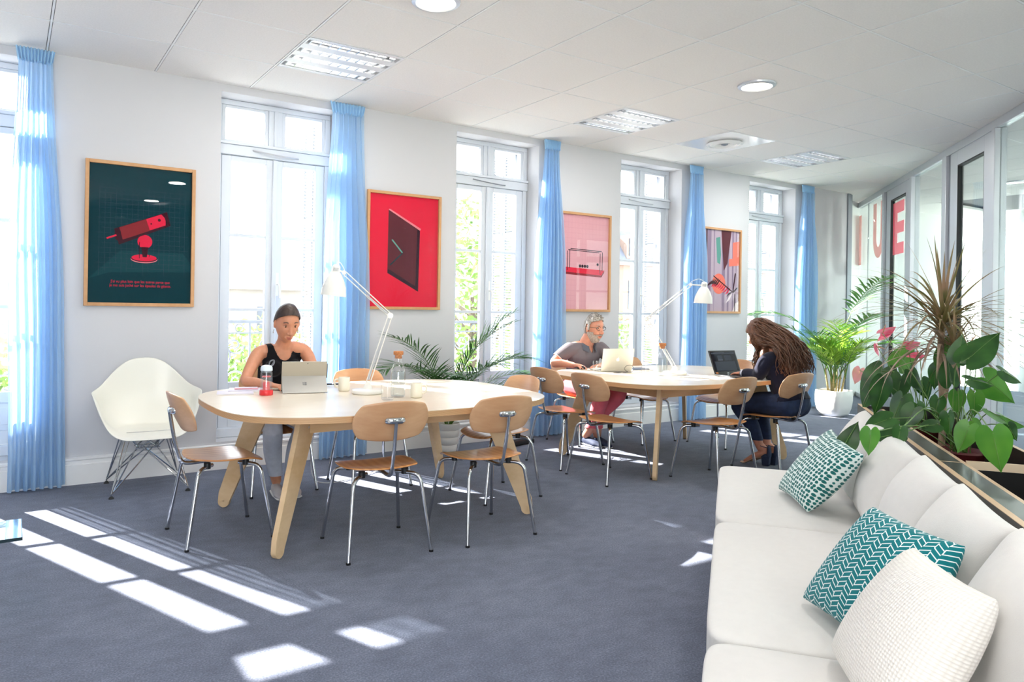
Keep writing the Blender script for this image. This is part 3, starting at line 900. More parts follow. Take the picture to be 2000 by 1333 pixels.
# ------------------------------------------------------------------ plywood chairs
def sq(u, v, k):  # square to rounded square
    return u*math.sqrt(1-k*v*v), v*math.sqrt(1-k*u*u)
def make_chair(name='plywood_chair'):
    r = thing(name, '', 'chair')
    def seat(u, v):
        a, b = sq(2*u-1, 2*v-1, .30)
        w = .212 if b > 0 else .212+.008*b
        x = a*w*1.04; y = b*.215+.01
        z = .458-.035*sstep(.35, 1.15, b)**1.5+.010*abs(a)**2*(1-.3*b)+.012*sstep(-.3, -1, b)
        return (x, y, z)
    m_ = MB(); m_.grid(seat, 17, 17); m_.build('seat', M['seat'], r, solid=.011, sub=1, smooth=60)
    def back(u, v):
        a, b = sq(2*u-1, 2*v-1, .34)
        x = a*.218; z = .735+b*.114
        y = -.262+.055*a*a-.045*b+.012*b*b
        return (x, y, z)
    m_ = MB(); m_.grid(back, 21, 15); m_.build('backrest', M['back'], r, solid=.011, sub=1, smooth=60)
    m_ = MB(); m_.tube(crom([(0, .06, .438), (0, -.08, .434), (0, -.17, .432), (0, -.213, .444), (0, -.235, .49), (0, -.262, .60), (0, -.286, .742)], 5), .0108, 10)
    m_.build('back_support', M['chrome'], r)
    m_ = MB()
    m_.tube(crom([(-.048, -.268, .742), (-.03, -.281, .742), (0, -.286, .742), (.03, -.281, .742), (.048, -.268, .742)], 4), (.018, .010), 12, side=(0, 0, 1), round_caps=3)
    br = m_.build('bracket', M['chrome'], r)
    m_ = MB()
    for s in (-1, 1): m_.tube([(s*.04, -.272, .741), (s*.042, -.288, .741)], .0085, 10)
    m_.build('screws', M['chrome'], br)
    for sx in (-1, 1):
        for sy in (-1, 1):
            pts = [(sx*.085, sy*.075+.005, .424), (sx*.14, sy*.125, .424), (sx*.172, sy*.155, .417), (sx*.192, sy*.174, .392), (sx*.200, sy*.183, .345), (sx*.236, sy*.238, .004)]
            P = crom(pts[:5], 4); P.append(V(pts[5]))
            m_ = MB(); m_.tube(P, .0105, 10); lg = m_.build('leg', M['chrome'], r)
            m_ = MB(); m_.lathe([(0, .415), (.019, .415), (.019, .448), (0, .448)], 14, (sx*.125, sy*.108, 0)); m_.build('leg_mount', M['black'], lg); m_ = MB(); m_.lathe([(0, 0), (.0125, 0), (.0125, .012), (0, .012)], 10, (sx*.236, sy*.238, 0)); m_.build('foot_cap', M['black'], lg)
    return r
CH0 = make_chair()
def place_chair(x, y, rz, label, st=[True]):
    g = 'plywood chairs around the two tables'
    if st[0]:
        st[0] = False; CH0.location = (x, y, 0); CH0.rotation_euler = (0, 0, rz); CH0['label'] = label; CH0['group'] = g; return CH0
    return dup(CH0, (x, y, 0), rz, label, g)
R90 = PI/2
place_chair(1.747, 3.727, -.08, 'plywood chair with its wavy-grained back to us, front middle of the near table')
place_chair(2.41, 3.66, -.01, 'plywood chair with its back to us at the near table, next one right')
place_chair(1.05, 4.38, -R90+.04, 'plywood chair in profile at the left end of the near table')
place_chair(2.965, 4.32, R90, 'plywood chair tucked in at the right end of the near table')
place_chair(2.31, 5.06, PI, 'empty plywood chair with sunlit orange back behind the near table lamp')
place_chair(1.655, 5.28, PI, 'plywood chair under the woman in the black tank top')
place_chair(4.085, 4.88, -R90, 'plywood chair at the left end of the far table, the one nearer the windows')
place_chair(4.055, 4.295, -R90, 'plywood chair at the left end of the far table, the one nearer us')
place_chair(4.74, 3.81, .0, 'empty plywood chair at the front of the far table beside the dark-haired woman')
place_chair(5.53, 3.83, .0, 'plywood chair under the woman with long wavy hair')
place_chair(6.08, 4.80, R90, 'pale plywood chair at the far right end of the far table behind the black laptop')
place_chair(5.52, 5.36, PI, 'empty plywood chair behind the far table showing beside the silver laptop')
place_chair(4.885, 5.60, PI+.05, 'plywood chair under the man in the grey polo shirt')

# ------------------------------------------------------------------ two round-cornered plywood tables
TZ = .765
def make_table():
    r = thing('meeting_table', '', 'table')
    HX, HY, n_ = 1.065, .805, 3.4
    out = []
    for i in range(72):
        t = 2*PI*i/72; c, s = math.cos(t), math.sin(t)
        out.append((HX*abs(c)**(2/n_)*(1 if c > 0 else -1), HY*abs(s)**(2/n_)*(1 if s > 0 else -1)))
    m_ = MB(); m_.prism(out, TZ-.004, TZ); m_.build('tabletop', M['ply_top'], r, smooth=30)
    m_ = MB(); m_.prism([(x*.9985, y*.9985) for x, y in out], TZ-.036, TZ-.004); m_.build('edge_band', M['edge'], r, smooth=30)
    for sx in (-1, 1):
        for sy in (-1, 1):
            foot = V((sx*.825, sy*.568)); top = V((sx*.60, sy*.405)); d = (foot-top); run = d.length; d.normalize()
            # outline in the plane of the leg: q along d, z up; slanted plate with a rounded toe and a bolt hole
            zt = TZ-.037
            pl = [(-.06, zt), (.10, zt)]
            pl += [(run+.032, .10)]
            cx_, cz_ = run, .038
            for i in range(9):
                t = .25-(PI+.3)*i/8; pl.append((cx_+.038*math.cos(t), cz_+.038*math.sin(t)))
            M2 = Matrix(((d.x, 0, -d.y, top.x), (d.y, 0, d.x, top.y), (0, 1, 0, 0), (0, 0, 0, 1)))
            hole = [(cx_+.008*math.cos(-i*PI/5), cz_+.004+.008*math.sin(-i*PI/5)) for i in range(11)]
            key = pl[:7] + hole + pl[6:]  # keyhole cut so the bolt hole is a true hole
            m_ = MB(); m_.prism(key, -.016, .016, M2)
            lg = m_.build('leg', M['ply'], r, bevel=0, smooth=30)
            m_ = MB(); m_.tube([V((top.x+d.x*.03, top.y+d.y*.03, .66))+V((-d.y, d.x, 0))*.016, V((top.x+d.x*.03, top.y+d.y*.03, .66))+V((-d.y, d.x, 0))*-.018], .007, 10)
            m_.build('bolt', M['alu'], lg)
    m_ = MB()
    for s in (-1, 1):
        m_.boxr(-.61, .61, s*.415-.014, s*.415+.014, .625, TZ-.0365); m_.boxr(s*.60-.014, s*.60+.014, -.40, .40, .625, TZ-.0365)
    m_.build('apron', M['ply'], r, flat=True)
    return r
TB = make_table(); TB.location = (2.035, 4.36, 0); TB['label'] = 'pale plywood table on splayed legs, the nearer one with two mugs on it'; TB['group'] = 'plywood tables'
dup(TB, (5.115, 4.585, 0), 0, 'pale plywood table on splayed legs, the farther one with two laptops on it', 'plywood tables')

# ------------------------------------------------------------------ white shell armchair on a wire base
def make_shell():
    r = thing('shell_armchair', 'white moulded shell armchair on a chrome wire base by the wall', 'chair', (.855, 5.735, 0), -.04)
    # local: faces -Y (towards the room)
    # one smooth skin: parametrise bucket by angle all the way round
    def B(u, v):
        th = u*2*PI            # 0 = back centre (+Y), PI = front centre
        c, s = math.cos(th), math.sin(th)
        f = (1-c)/2            # 0 back .. 1 front
        side = abs(s)
        zr = .69+.235*math.exp(-(min(th, 2*PI-th)/.78)**2)
        arm = sstep(.97, .55, f)
        zr = .405+(zr-.405)*arm
        rx = .335 - .035*sstep(.85, 1, f); ry = .26 if c > 0 else .285
        n_ = 2.6
        cx_ = abs(s)**(2/n_)*(1 if s > 0 else -1); cy_ = abs(c)**(2/n_)*(1 if c > 0 else -1)
        X = cx_*rx; Y = cy_*ry
        t = v
        e = min(1, t*1.35)
        rad = e**.9
        x = X*rad*(.80+.20*t); y = Y*rad*(.84+.16*t)
        rise = sstep(.45, 1, t)**1.1*.55+.45*max(0, (t-.5)/.5)**1.6
        z = .425+.02*e*e*arm+(zr-.44)*rise
        fl = sstep(.86, 1, t)*sstep(.2, .5, f)*arm
        return (x*(1+.09*fl), y, z-.0*fl)
    m_ = MB(); m_.grid(B, 72, 26, cu=True)
    m_.build('shell', M['shell'], r, solid=.007, sub=1, smooth=80)
    feet = [(sx*.245, sy*.245) for sx in (-1, 1) for sy in (-1, 1)]
    w = MB()
    mid = [(-.06, .05, .30), (.06, .05, .30), (.06, -.05, .30), (-.06, -.05, .30)]
    for sx, sy in feet:
        X, Y = sx, sy; a = 1 if X > 0 else -1; b_ = 1 if Y > 0 else -1
        ft = (X, Y, .03)
        for q in ((a*.15, b_*.15, .425), (a*.12, b_*.17, .425), (-a*.03, b_*.06, .30), (a*.06, -b_*.03, .30)): w.tube([ft, q], .0048, 7)
        for q in ((a*.06, b_*.06, .30),): w.tube([q, (a*.15, b_*.15, .425)], .0045, 7); w.tube([q, (a*.13, -b_*.1, .425)], .0045, 7); w.tube([q, (-a*.1, b_*.13, .425)], .0045, 7)
        w.tube([ft, (X, Y, .014)], .0048, 7)
    for s in (-1, 1):
        w.tube([(-.08, s*.06, .30), (.08, s*.06, .30)], .0048, 7); w.tube([(s*.06, -.08, .30), (s*.06, .08, .30)], .0048, 7)
        w.tube([(-.15, s*.15, .427), (.15, s*.15, .427)], .0048, 7)
    w.build('wire_base', M['chrome'], r)
    for x, y in feet:
        m_ = MB(); m_.lathe([(0, 0), (.02, 0), (.017, .008), (.007, .018), (0, .018)], 14, (x, y, 0)); m_.build('glide', M['black'], r)
    return r
make_shell()

# ------------------------------------------------------------------ sofa, cushions and planter on the slant
SA = math.atan2(.611, .791)
SD, SN = V((.791, .611, 0)), V((.611, -.791, 0))
def st(s, t, z=0): return SD*s + SN*t + V((0, 0, z))
def rbox(mb_, x0, x1, y0, y1, z0, z1, puff=.02, n=9, e=7.0):
    """soft upholstered block: superellipsoid-like box with a slightly crowned top"""
    def S(u, v):
        a = 2*PI*u; b = -PI/2+PI*v
        f = lambda w, k: abs(w)**(2/k)*(1 if w > 0 else -1)
        ca, sa, cb, sb = math.cos(a), math.sin(a), math.cos(b), math.sin(b)
        x = f(cb, e)*f(ca, e); y = f(cb, e)*f(sa, e); z = f(sb, e)
        zz = z*(z1-z0)/2 + (puff*(1-x*x)*(1-y*y) if z > 0 else 0)
        return ((x0+x1)/2+x*(x1-x0)/2, (y0+y1)/2+y*(y1-y0)/2, (z0+z1)/2+zz)
    mb_.grid(S, 64, 41, cu=True); return mb_
sofa = thing('sofa', 'long white linen sofa along the planter at the right', 'sofa', st(2.9, .35), SA)
def sof(name, s0, s1, t0, t1, z0, z1, puff, e=9, mat='sofa'):
    m_ = MB(); rbox(m_, s0-2.9, s1-2.9, .35-t1, .35-t0, z0, z1, puff, e=e); return m_.build(name, M[mat], sofa, smooth=180)
m_ = MB(); m_.boxr(.98-2.9, 4.63-2.9, .35-.86, .35+.035, .06, .27); m_.build('base', M['sofa'], sofa, bevel=.03)
m_ = MB(); m_.boxr(.98-2.9, 4.63-2.9, .35-.865, .35-.72, .27, .62); m_.build('back_frame', M['sofa'], sofa, bevel=.04)
for sx in (1.05, 2.8, 4.55):
    for ty in (.03, .8):
        m_ = MB(); m_.boxr(sx-2.9-.03, sx-2.9+.03, .35-ty-.03, .35-ty+.03, 0, .06); m_.build('foot', M['black'], sofa, flat=True)
for a, b in ((.96, 2.185), (2.195, 3.425), (3.435, 4.655)): sof('seat_cushion', a, b, -.06, .70, .255, .418, .012, 14)
def pillow(name, mat, corners, thick, parent=None, label=None, cat=None, group=None, k=.10, uvname=True, wr=.0):
    """stuffed cushion between four world corners BL, BR, TR, TL"""
    bl, br, tr, tl = [V(c) for c in corners]
    c0 = (bl+br+tr+tl)/4
    nrm = ((br-bl).cross(tl-bl)).normalized()
    n_ = 25
    vs, fs = [], []
    idx = {}
    ph = RND.uniform(0, 9)
    for side in (1, -1):
        for i in range(n_):
            for j in range(n_):
                u, v = i/(n_-1), j/(n_-1)
                a, b = 2*u-1, 2*v-1
                pin = 1-k*(1-a*a)*abs(b)**3; pin2 = 1-k*(1-b*b)*abs(a)**3
                a2, b2 = a*pin2, b*pin
                p = c0+((br+tr-bl-tl)/4)*a2+((tl+tr-bl-br)/4)*b2+((bl+tr-br-tl)/4)*a2*b2
                h = ((1-a**2)*(1-b**2))**.42*thick/2
                h *= 1+wr*math.sin(7*u+ph)*math.sin(5*v+ph)
                h += wr*.02*mnoise.noise(V((u*5+ph, v*5, side)))*((1-a**2)*(1-b**2))**.3
                edge = i in (0, n_-1) or j in (0, n_-1)
                if edge and side == -1: idx[(side, i, j)] = idx[(1, i, j)]; continue
                idx[(side, i, j)] = len(vs); vs.append(p+nrm*h*side)
        for i in range(n_-1):
            for j in range(n_-1):
                q = [idx[(side, i, j)], idx[(side, i+1, j)], idx[(side, i+1, j+1)], idx[(side, i, j+1)]]
                fs.append(q if side == 1 else q[::-1])
    me = bpy.data.meshes.new(name)
    org = parent.matrix_basis.inverted() if parent else Matrix.Translation(-c0)
    if parent is None:
        low = min(p.z for p in vs)
    me.from_pydata([tuple(org @ p) for p in vs], [], fs)
    uv = me.uv_layers.new(name='UVMap'); rev = {}
    for (sd, i, j), q in idx.items(): rev.setdefault(q, (i/(n_-1), j/(n_-1)))
    for lp in me.loops: uv.data[lp.index].uv = rev[lp.vertex_index]
    me.polygons.foreach_set('use_smooth', [True]*len(me.polygons)); me.materials.append(mat); me.update()
    o = bpy.data.objects.new(name, me); COL.objects.link(o)
    if parent: o.parent = parent
    else: o.location = c0
    md = o.modifiers.new('u', 'SUBSURF'); md.levels = 1; md.render_levels = 1
    if label: tag(o, label, cat, group)
    return o
bpy.context.view_layer.update()
sofa.matrix_basis = Matrix.Translation(st(2.9, .35)) @ Matrix.Rotation(SA, 4, 'Z')
bs = [(4.02, 4.60), (3.46, 4.03), (3.20, 3.47), (2.66, 3.20), (2.14, 2.69), (1.56, 2.15), (1.0, 1.57)]
bs = [(4.03, 4.60), (3.45, 4.02), (2.87, 3.44), (2.29, 2.86), (1.71, 2.28), (1.13, 1.70)]
bs = [(3.75, 4.59), (3.22, 3.77), (2.73, 3.25), (2.22, 2.76), (1.68, 2.25), (1.10, 1.70)]
for a, b in bs:
    pillow('back_cushion', M['sofa'], [st(b, .57, .43), st(a, .57, .43), st(a, .725, .80), st(b, .725, .81)], .22, parent=sofa, k=.09, wr=.12)

# ---- scatter cushions with woven patterns (procedural, in the cover's own weave coordinates)
def uvnode(n, sc):
    tc = n.nodes.new('ShaderNodeUVMap'); mp = n.nodes.new('ShaderNodeMapping'); mp.inputs['Scale'].default_value = sc
    n.links.new(tc.outputs[0], mp.inputs['Vector']); return mp.outputs['Vector']
def mth(n, op, a, b=None, c=None):
    x = n.nodes.new('ShaderNodeMath'); x.operation = op
    for i, q in enumerate((a, b, c)):
        if q is None: continue
        if isinstance(q, (int, float)): x.inputs[i].default_value = q
        else: n.links.new(q, x.inputs[i])
    return x.outputs[0]
def fabric_base(name):
    m, n, out = nt(name); b = n.nodes.new('ShaderNodeBsdfPrincipled'); n.links.new(b.outputs[0], out.inputs[0])
    b.inputs['Roughness'].default_value = .9; b.inputs['Specular IOR Level'].default_value = .1; b.inputs['Sheen Weight'].default_value = .15
    return m, n, b
def dots_mat():
    m, n, b = fabric_base('cushion_teal_dots')
    v = uvnode(n, (20, 20, 20)); w = node(n, 'ShaderNodeTexVoronoi'); w.inputs['Scale'].default_value = 1; w.inputs['Randomness'].default_value = .3
    w.voronoi_dimensions = '2D'; n.links.new(v, w.inputs['Vector'])
    n.links.new(ramp(n, w.outputs['Distance'], [(.37, lin('#1f6a68')), (.44, lin('#dfeeea'))]), b.inputs['Base Color'])
    return m
def herring_mat():
    m, n, b = fabric_base('cushion_teal_herringbone')
    v = uvnode(n, (15, 24, 1)); sp = n.nodes.new('ShaderNodeSeparateXYZ'); n.links.new(v, sp.inputs[0])
    x, y = sp.outputs[0], sp.outputs[1]
    col = mth(n, 'FLOOR', x); fx = mth(n, 'FRACT', x)
    par = mth(n, 'FLOORED_MODULO', col, 2.0)
    sl = mth(n, 'SUBTRACT', mth(n, 'MULTIPLY', par, 2.0), 1.0)
    yy = mth(n, 'ADD', y, mth(n, 'MULTIPLY', mth(n, 'MULTIPLY', fx, sl), .9))
    yy = mth(n, 'ADD', yy, mth(n, 'MULTIPLY', par, .35))
    fy = mth(n, 'FRACT', yy)
    l1 = mth(n, 'LESS_THAN', mth(n, 'ABSOLUTE', mth(n, 'SUBTRACT', fy, .5)), .10)
    row = mth(n, 'FLOORED_MODULO', mth(n, 'FLOOR', mth(n, 'ADD', yy, .5)), 2.0)
    l2 = mth(n, 'MULTIPLY', mth(n, 'LESS_THAN', fx, .10), mth(n, 'GREATER_THAN', mth(n, 'FLOORED_MODULO', mth(n, 'ADD', row, par), 2.0), .5))
    f = mth(n, 'MAXIMUM', l1, l2)
    mx = n.nodes.new('ShaderNodeMix'); mx.data_type = 'RGBA'; n.links.new(f, mx.inputs[0])
    mx.inputs[6].default_value = lin('#16747b'); mx.inputs[7].default_value = lin('#e6f1f0')
    n.links.new(mx.outputs[2], b.inputs['Base Color'])
    return m
def weave_mat():
    m, n, b = fabric_base('cushion_white_honeycomb')
    b.inputs['Base Color'].default_value = lin('#efebe5')
    v = uvnode(n, (46, 46, 46)); w = node(n, 'ShaderNodeTexVoronoi'); w.voronoi_dimensions = '2D'; w.inputs['Scale'].default_value = 1; w.inputs['Randomness'].default_value = .1
    n.links.new(v, w.inputs['Vector']); bp = n.nodes.new('ShaderNodeBump'); bp.inputs['Strength'].default_value = .55; bp.inputs['Distance'].default_value = .006
    n.links.new(w.outputs['Distance'], bp.inputs['Height']); n.links.new(bp.outputs[0], b.inputs['Normal'])
    n.links.new(ramp(n, w.outputs['Distance'], [(.2, lin('#f4f0ea')), (.6, lin('#e2ddd5'))]), b.inputs['Base Color'])
    return m
pillow('scatter_cushion', dots_mat(), [st(4.03, .235, .435), st(3.60, .335, .435), st(3.40, .54, .76), st(3.90, .47, .79)], .15, None, 'teal and white dotted cushion leaning on the far end of the sofa', 'cushion', 'scatter cushions on the sofa', k=.07)
pillow('scatter_cushion', herring_mat(), [st(2.52, .22, .44), st(2.06, .42, .44), st(2.23, .60, .745), st(2.50, .42, .765)], .15, None, 'teal cushion with white zigzag lines in the middle of the sofa', 'cushion', 'scatter cushions on the sofa', k=.06)
pillow('scatter_cushion', weave_mat(), [st(2.17, .27, .435), st(1.66, .34, .435), st(1.84, .555, .745), st(2.02, .43, .79)], .17, None, 'white honeycomb-textured cushion nearest us on the sofa', 'cushion', 'scatter cushions on the sofa', k=.06)

# ---- planter of black film-faced plywood behind the sofa
PZ = .665
pl = thing('planter_box', 'long dark plywood planter box with pale cut edges behind the sofa', 'planter', st(3.4, 1.1), SA)
def plb(mb_, s0, s1, t0, t1, z0, z1): mb_.boxr(s0-3.4, s1-3.4, 1.1-t1, 1.1-t0, z0, z1)
t0, t1, t2, t3, t4 = .908, .934, 1.062, 1.082, 1.40
SE, SS = 6.1, .6
j = 4.08
m_ = MB()
for a, b in ((SS, j-.006), (j+.006, SE)):
    plb(m_, a, b, t0, t1-.001, 0, PZ-.002)
    plb(m_, a, b, t1-.001, t2, PZ-.06, PZ-.03)
    plb(m_, a, b, t2, t3, PZ-.34, PZ-.034)
plb(m_, SS, SE, t4, t4+.022, 0, PZ-.002); plb(m_, SE-.02, SE, t1, t4, 0, PZ-.01); plb(m_, SS, SS+.02, t1, t4, 0, PZ-.01)
m_.build('panels', M['film'], pl, flat=True)
m_ = MB()
for a, b in ((SS, j-.006), (j+.006, SE)):
    plb(m_, a, b, t0, t1, PZ-.002, PZ); plb(m_, a, b, t2, t3, PZ-.034, PZ-.030)
plb(m_, SS, SE, t4, t4+.022, PZ-.002, PZ); plb(m_, j-.006, j+.006, t0, t2, PZ-.061, PZ-.0295); plb(m_, j-.006, j+.006, t0-.0005, t1, 0, PZ); plb(m_, j-.006, j+.006, t3, t4, PZ-.06, PZ-.02)
m_.build('cut_edges', M['edge2'], pl, flat=True)
m_ = MB(); plb(m_, SS+.02, SE-.02, t3, t4, PZ-.36, PZ-.34); plb(m_, j-.004, j+.004, t3, t4, PZ-.34, PZ-.061); m_.build('tray', M['dark'], pl, flat=True)

# ---- glass coffee table whose corner shows at the left edge
gt = thing('glass_coffee_table', 'corner of a low glass table at the left edge of the carpet', 'table', (-.35, 3.95, 0))
m_ = MB(); m_.boxr(-.40, .408, -.345, -.035, .338, .35); m_.build('glass_top', thinglass('table_glass', '#cfe2e6', 1.9, gain=1.4), gt, flat=True)
m_ = MB(); m_.boxr(-.40, .408, -.347, -.345, .337, .351); m_.boxr(.408, .410, -.347, -.035, .337, .351); m_.build('glass_edge', pbr('glass_edge_dark', '#22343a', .15), gt, flat=True)
for x in (-.36, .0):
    m_ = MB(); m_.boxr(x-.012, x+.012, -.33, -.05, 0, .337); m_.build('leg', M['glass'], gt, flat=True)
# ------------------------------------------------------------------ things on the tables
def lathe_thing(name, prof, mat, label, cat, loc, rz=0, group=None, n=32):
    r = thing(name, label, cat, loc, rz, group)
    return r
def frame2(loc, ang): return loc, ang
# tablet computer on its kickstand
r = thing('tablet_computer', 'grey tablet computer on its kickstand in front of the woman in black', 'tablet', (1.636, 4.604, TZ), -.249)
b_, t_ = V((0, .135, .008)), V((0, .055, .205))
ax = (t_-b_).normalized(); nrm = V((0, -ax.z, ax.y))
Mt = Matrix(((1, 0, 0, 0), (0, ax.y, -nrm.y, b_.y), (0, ax.z, -nrm.z, b_.z), (0, 0, 0, 1)))
Mt = Matrix.Translation(b_) @ Matrix(((1, 0, 0, 0), (0, ax.y, -nrm.y, 0), (0, ax.z, -nrm.z, 0), (0, 0, 0, 1)))
hgt = (t_-b_).length
m_ = MB(); m_.box((0, hgt/2, 0), (.292, hgt, .0085), Mt); m_.build('tablet_body', M['tabgrey'], r, bevel=.002)
m_ = MB(); m_.box((0, hgt/2, .0046), (.28, hgt-.012, .001), Mt); m_.build('display', M['screen'], r, flat=True)
kf, kh = V((0, -.002, .003)), V((0, .094, .108)); kd = (kh-kf); kl = kd.length; kd.normalize(); kn = V((0, -kd.z, kd.y))
Mk = Matrix.Translation(kf) @ Matrix(((1, 0, 0, 0), (0, kd.y, -kn.y, 0), (0, kd.z, -kn.z, 0), (0, 0, 0, 1)))
m_ = MB(); m_.box((0, kl/2, 0), (.29, kl, .004), Mk); ks = m_.build('kickstand', M['tabgrey2'], r, bevel=.0015)
m_ = MB()
for sx in (-1, 1):
    for sy in (-1, 1): m_.box((sx*.0068, kl*.52+sy*.0068, -.0022), (.0122, .0122, .0004), Mk)
m_.build('emblem', M['logo'], ks, flat=True)
m_ = MB(); m_.box((.02, hgt-.012, -.0045), (.006, .006, .0006), Mt); m_.build('camera_lens', M['black'], r, flat=True)
m_ = MB(); m_.boxr(-.145, .145, .142, .36, .001, .007); m_.build('keyboard', M['black'], r, bevel=.002)
m_ = MB(); m_.tube([Mt @ V((.1495, .09, .001)), Mt @ V((.1495, .195, .001))], .0042, 10); m_.build('stylus', M['alud'], r)

def closed_lathe(prof, mat, name, parent, n=32, loc=(0, 0, 0), sub=0):
    m_ = MB(); m_.lathe(prof, n, loc); return m_.build(name, mat, parent, smooth=50)
# water bottle with red base
r = thing('drink_bottle', 'clear drink bottle with red base and pale loop cap', 'bottle', (1.388, 4.632, TZ))
closed_lathe([(.036, .028), (.037, .05), (.037, .145), (.034, .155), (.030, .155), (.032, .145), (.032, .03)], M['ware'], 'bottle_body', r)
closed_lathe([(0, 0), (.040, 0), (.043, .005), (.042, .028), (.038, .034), (0, .034)], M['red'], 'bottle_base', r)
closed_lathe([(0, .034), (.022, .034), (.022, .078), (.015, .085), (0, .085)], M['redt'], 'infuser_core', r)
closed_lathe([(.026, .034), (.0262, .118), (.025, .118), (.0248, .034)], M['ware'], 'infuser_cage', r)
closed_lathe([(.0275, .116), (.0275, .122), (.02, .122), (.02, .116)], M['redt'], 'infuser_ring', r)
closed_lathe([(0, .146), (.0305, .146), (.0305, .157), (0, .157)], M['alud'], 'neck_ring', r)
closed_lathe([(0, .157), (.0375, .157), (.037, .175), (.031, .188), (.015, .193), (0, .193)], pbr('cap_frosted', '#d6e2ee', .3), 'cap', r)
m_ = MB(); m_.tube(crom([(.012, -.005, .186), (.022, 0, .215), (.045, .005, .222), (.048, .008, .205), (.034, .006, .186), (.022, .0, .18)], 5), (.004, .007), 8); m_.build('carry_loop', M['iron'], r)
# mugs
def make_mug():
    r = thing('mug', '', 'mug')
    closed_lathe([(0, 0), (.032, 0), (.037, .004), (.0385, .012), (.0385, .092), (.0370, .094), (.0355, .092), (.0355, .014), (0, .010)], M['mug'], 'mug_body', r, 36)
    m_ = MB(); m_.tube(crom([(.036, 0, .078), (.055, 0, .078), (.064, 0, .066), (.062, 0, .044), (.052, 0, .03), (.036, 0, .027)], 5), (.0045, .006), 10); m_.build('handle', M['mug'], r)
    return r
g0 = make_mug(); g0.location = (1.917, 4.627, TZ); g0.rotation_euler = (0, 0, PI-.3); g0['label'] = 'cream mug left of the desk lamp, handle pointing left'; g0['group'] = 'cream mugs'
dup(g0, (2.19, 4.097, TZ), -.45, 'cream mug right of the water carafe, handle pointing right', 'cream mugs')
# carafes and tumblers
def make_carafe():
    r = thing('water_carafe', '', 'carafe')
    body = [(.0, .002), (.040, .002), (.046, .008), (.047, .02), (.047, .150), (.044, .172), (.033, .205), (.027, .222), (.0255, .262), (.0275, .268)]
    inner = [(q[0]-.0022, q[1]+.002) for q in body[::-1] if q[0] > .01]
    closed_lathe(body + inner + [(0, .008)], M['ware'], 'carafe_body', r, 36)
    closed_lathe([(0, .009), (.0435, .010), (.0440, .02), (.0440, .148), (.042, .165), (.0, .165)], M['water'], 'water', r, 32)
    closed_lathe([(0, .248), (.0225, .248), (.0225, .272), (.031, .272), (.032, .275), (.032, .292), (.030, .295), (0, .295)], M['cork'], 'cork_stopper', r, 28)
    return r
c0 = make_carafe(); c0.location = (2.096, 4.171, TZ); c0['label'] = 'cork-stoppered water carafe on the near table beside the ribbed tumbler'; c0['group'] = 'water carafes'
dup(c0, (4.765, 4.398, TZ), 0, 'cork-stoppered water carafe on the far table before the lamp', 'water carafes')
def make_tumbler(ribs):
    r = thing('glass_tumbler', '', 'glass')
    m_ = MB(); n_ = 48
    prof = [(0, .002), (.034, .002), (.037, .008), (.0405, .102), (.0385, .102), (.0355, .014), (0, .012)]
    base = []
    for a, z in prof:
        for j in range(n_):
            th = 2*PI*j/n_; k = 1+(.022*math.cos(24*th) if ribs and a > .0365 and z < .09 else 0)
            m_.v.append(V((a*k*math.cos(th), a*k*math.sin(th), z)))
    for i in range(len(prof)-1):
        for j in range(n_):
            j2 = (j+1) % n_; m_.f.append([i*n_+j, i*n_+j2, (i+1)*n_+j2, (i+1)*n_+j]); m_.m.append(0)
    m_.build('tumbler_body', M['ware'], r, smooth=50)
    return r
t0_ = make_tumbler(True); t0_.location = (1.972, 4.064, TZ); t0_['label'] = 'ribbed glass tumbler beside the carafe on the near table'; t0_['group'] = 'glass tumblers'
dup(t0_, (4.566, 5.01, TZ), 0, 'glass tumbler in front of the man in the grey polo', 'glass tumblers')
dup(t0_, (4.776, 4.60, TZ), 0, 'glass tumbler right of the silver laptop, by the far carafe', 'glass tumblers')
w_ = closed_lathe([(0, .013), (.0352, .0145), (.0365, .05), (0, .05)], M['water'], 'water', bpy.data.objects['glass_tumbler.001'], 24)
# notebooks, phone
r = thing('notebook', 'white thin notebook lying at the left end of the near table', 'notebook', (1.235, 4.79, TZ), -.25)
m_ = MB(); m_.boxr(-.11, .11, -.09, .09, .0, .008); m_.build('page_block', M['paper'], r, bevel=.001)
m_ = MB(); m_.boxr(-.112, .112, -.092, .092, .008, .0095); m_.build('cover', M['lilac'], r, flat=True)
r = thing('notebook', 'pale lilac notebook under the pink phone', 'notebook', (1.345, 4.895, TZ), -.3)
m_ = MB(); m_.boxr(-.12, .12, -.085, .085, .0, .012); m_.build('page_block', M['paper'], r, bevel=.001)
m_ = MB(); m_.boxr(-.122, .122, -.087, .087, .012, .0138); m_.build('cover', M['lilac'], r, flat=True)
r = thing('mobile_phone', 'pink-cased phone lying on the lilac notebook', 'phone', (1.335, 4.90, TZ+.0139), -.27)
m_ = MB(); m_.boxr(-.075, .075, -.037, .037, .0, .009); m_.build('phone_case', M['pinkp'], r, bevel=.003)
m_ = MB(); m_.boxr(-.07, .07, -.033, .033, .0091, .0096); m_.build('phone_screen', M['lilac'], r, flat=True)
r = thing('folded_sunglasses', 'small dark folded glasses lying right of the tablet', 'glasses', (1.955, 4.93, TZ), -.3)
m_ = MB()
for s in (-1, 1): m_.lathe([(.0, .008), (.024, .008), (.026, .012), (.024, .016), (0, .016)], 16, (s*.031, 0, .004))
m_.tube([(-.06, .02, .008), (.05, .028, .008)], .003, 6)
m_.build('glasses_front', M['black'], r)
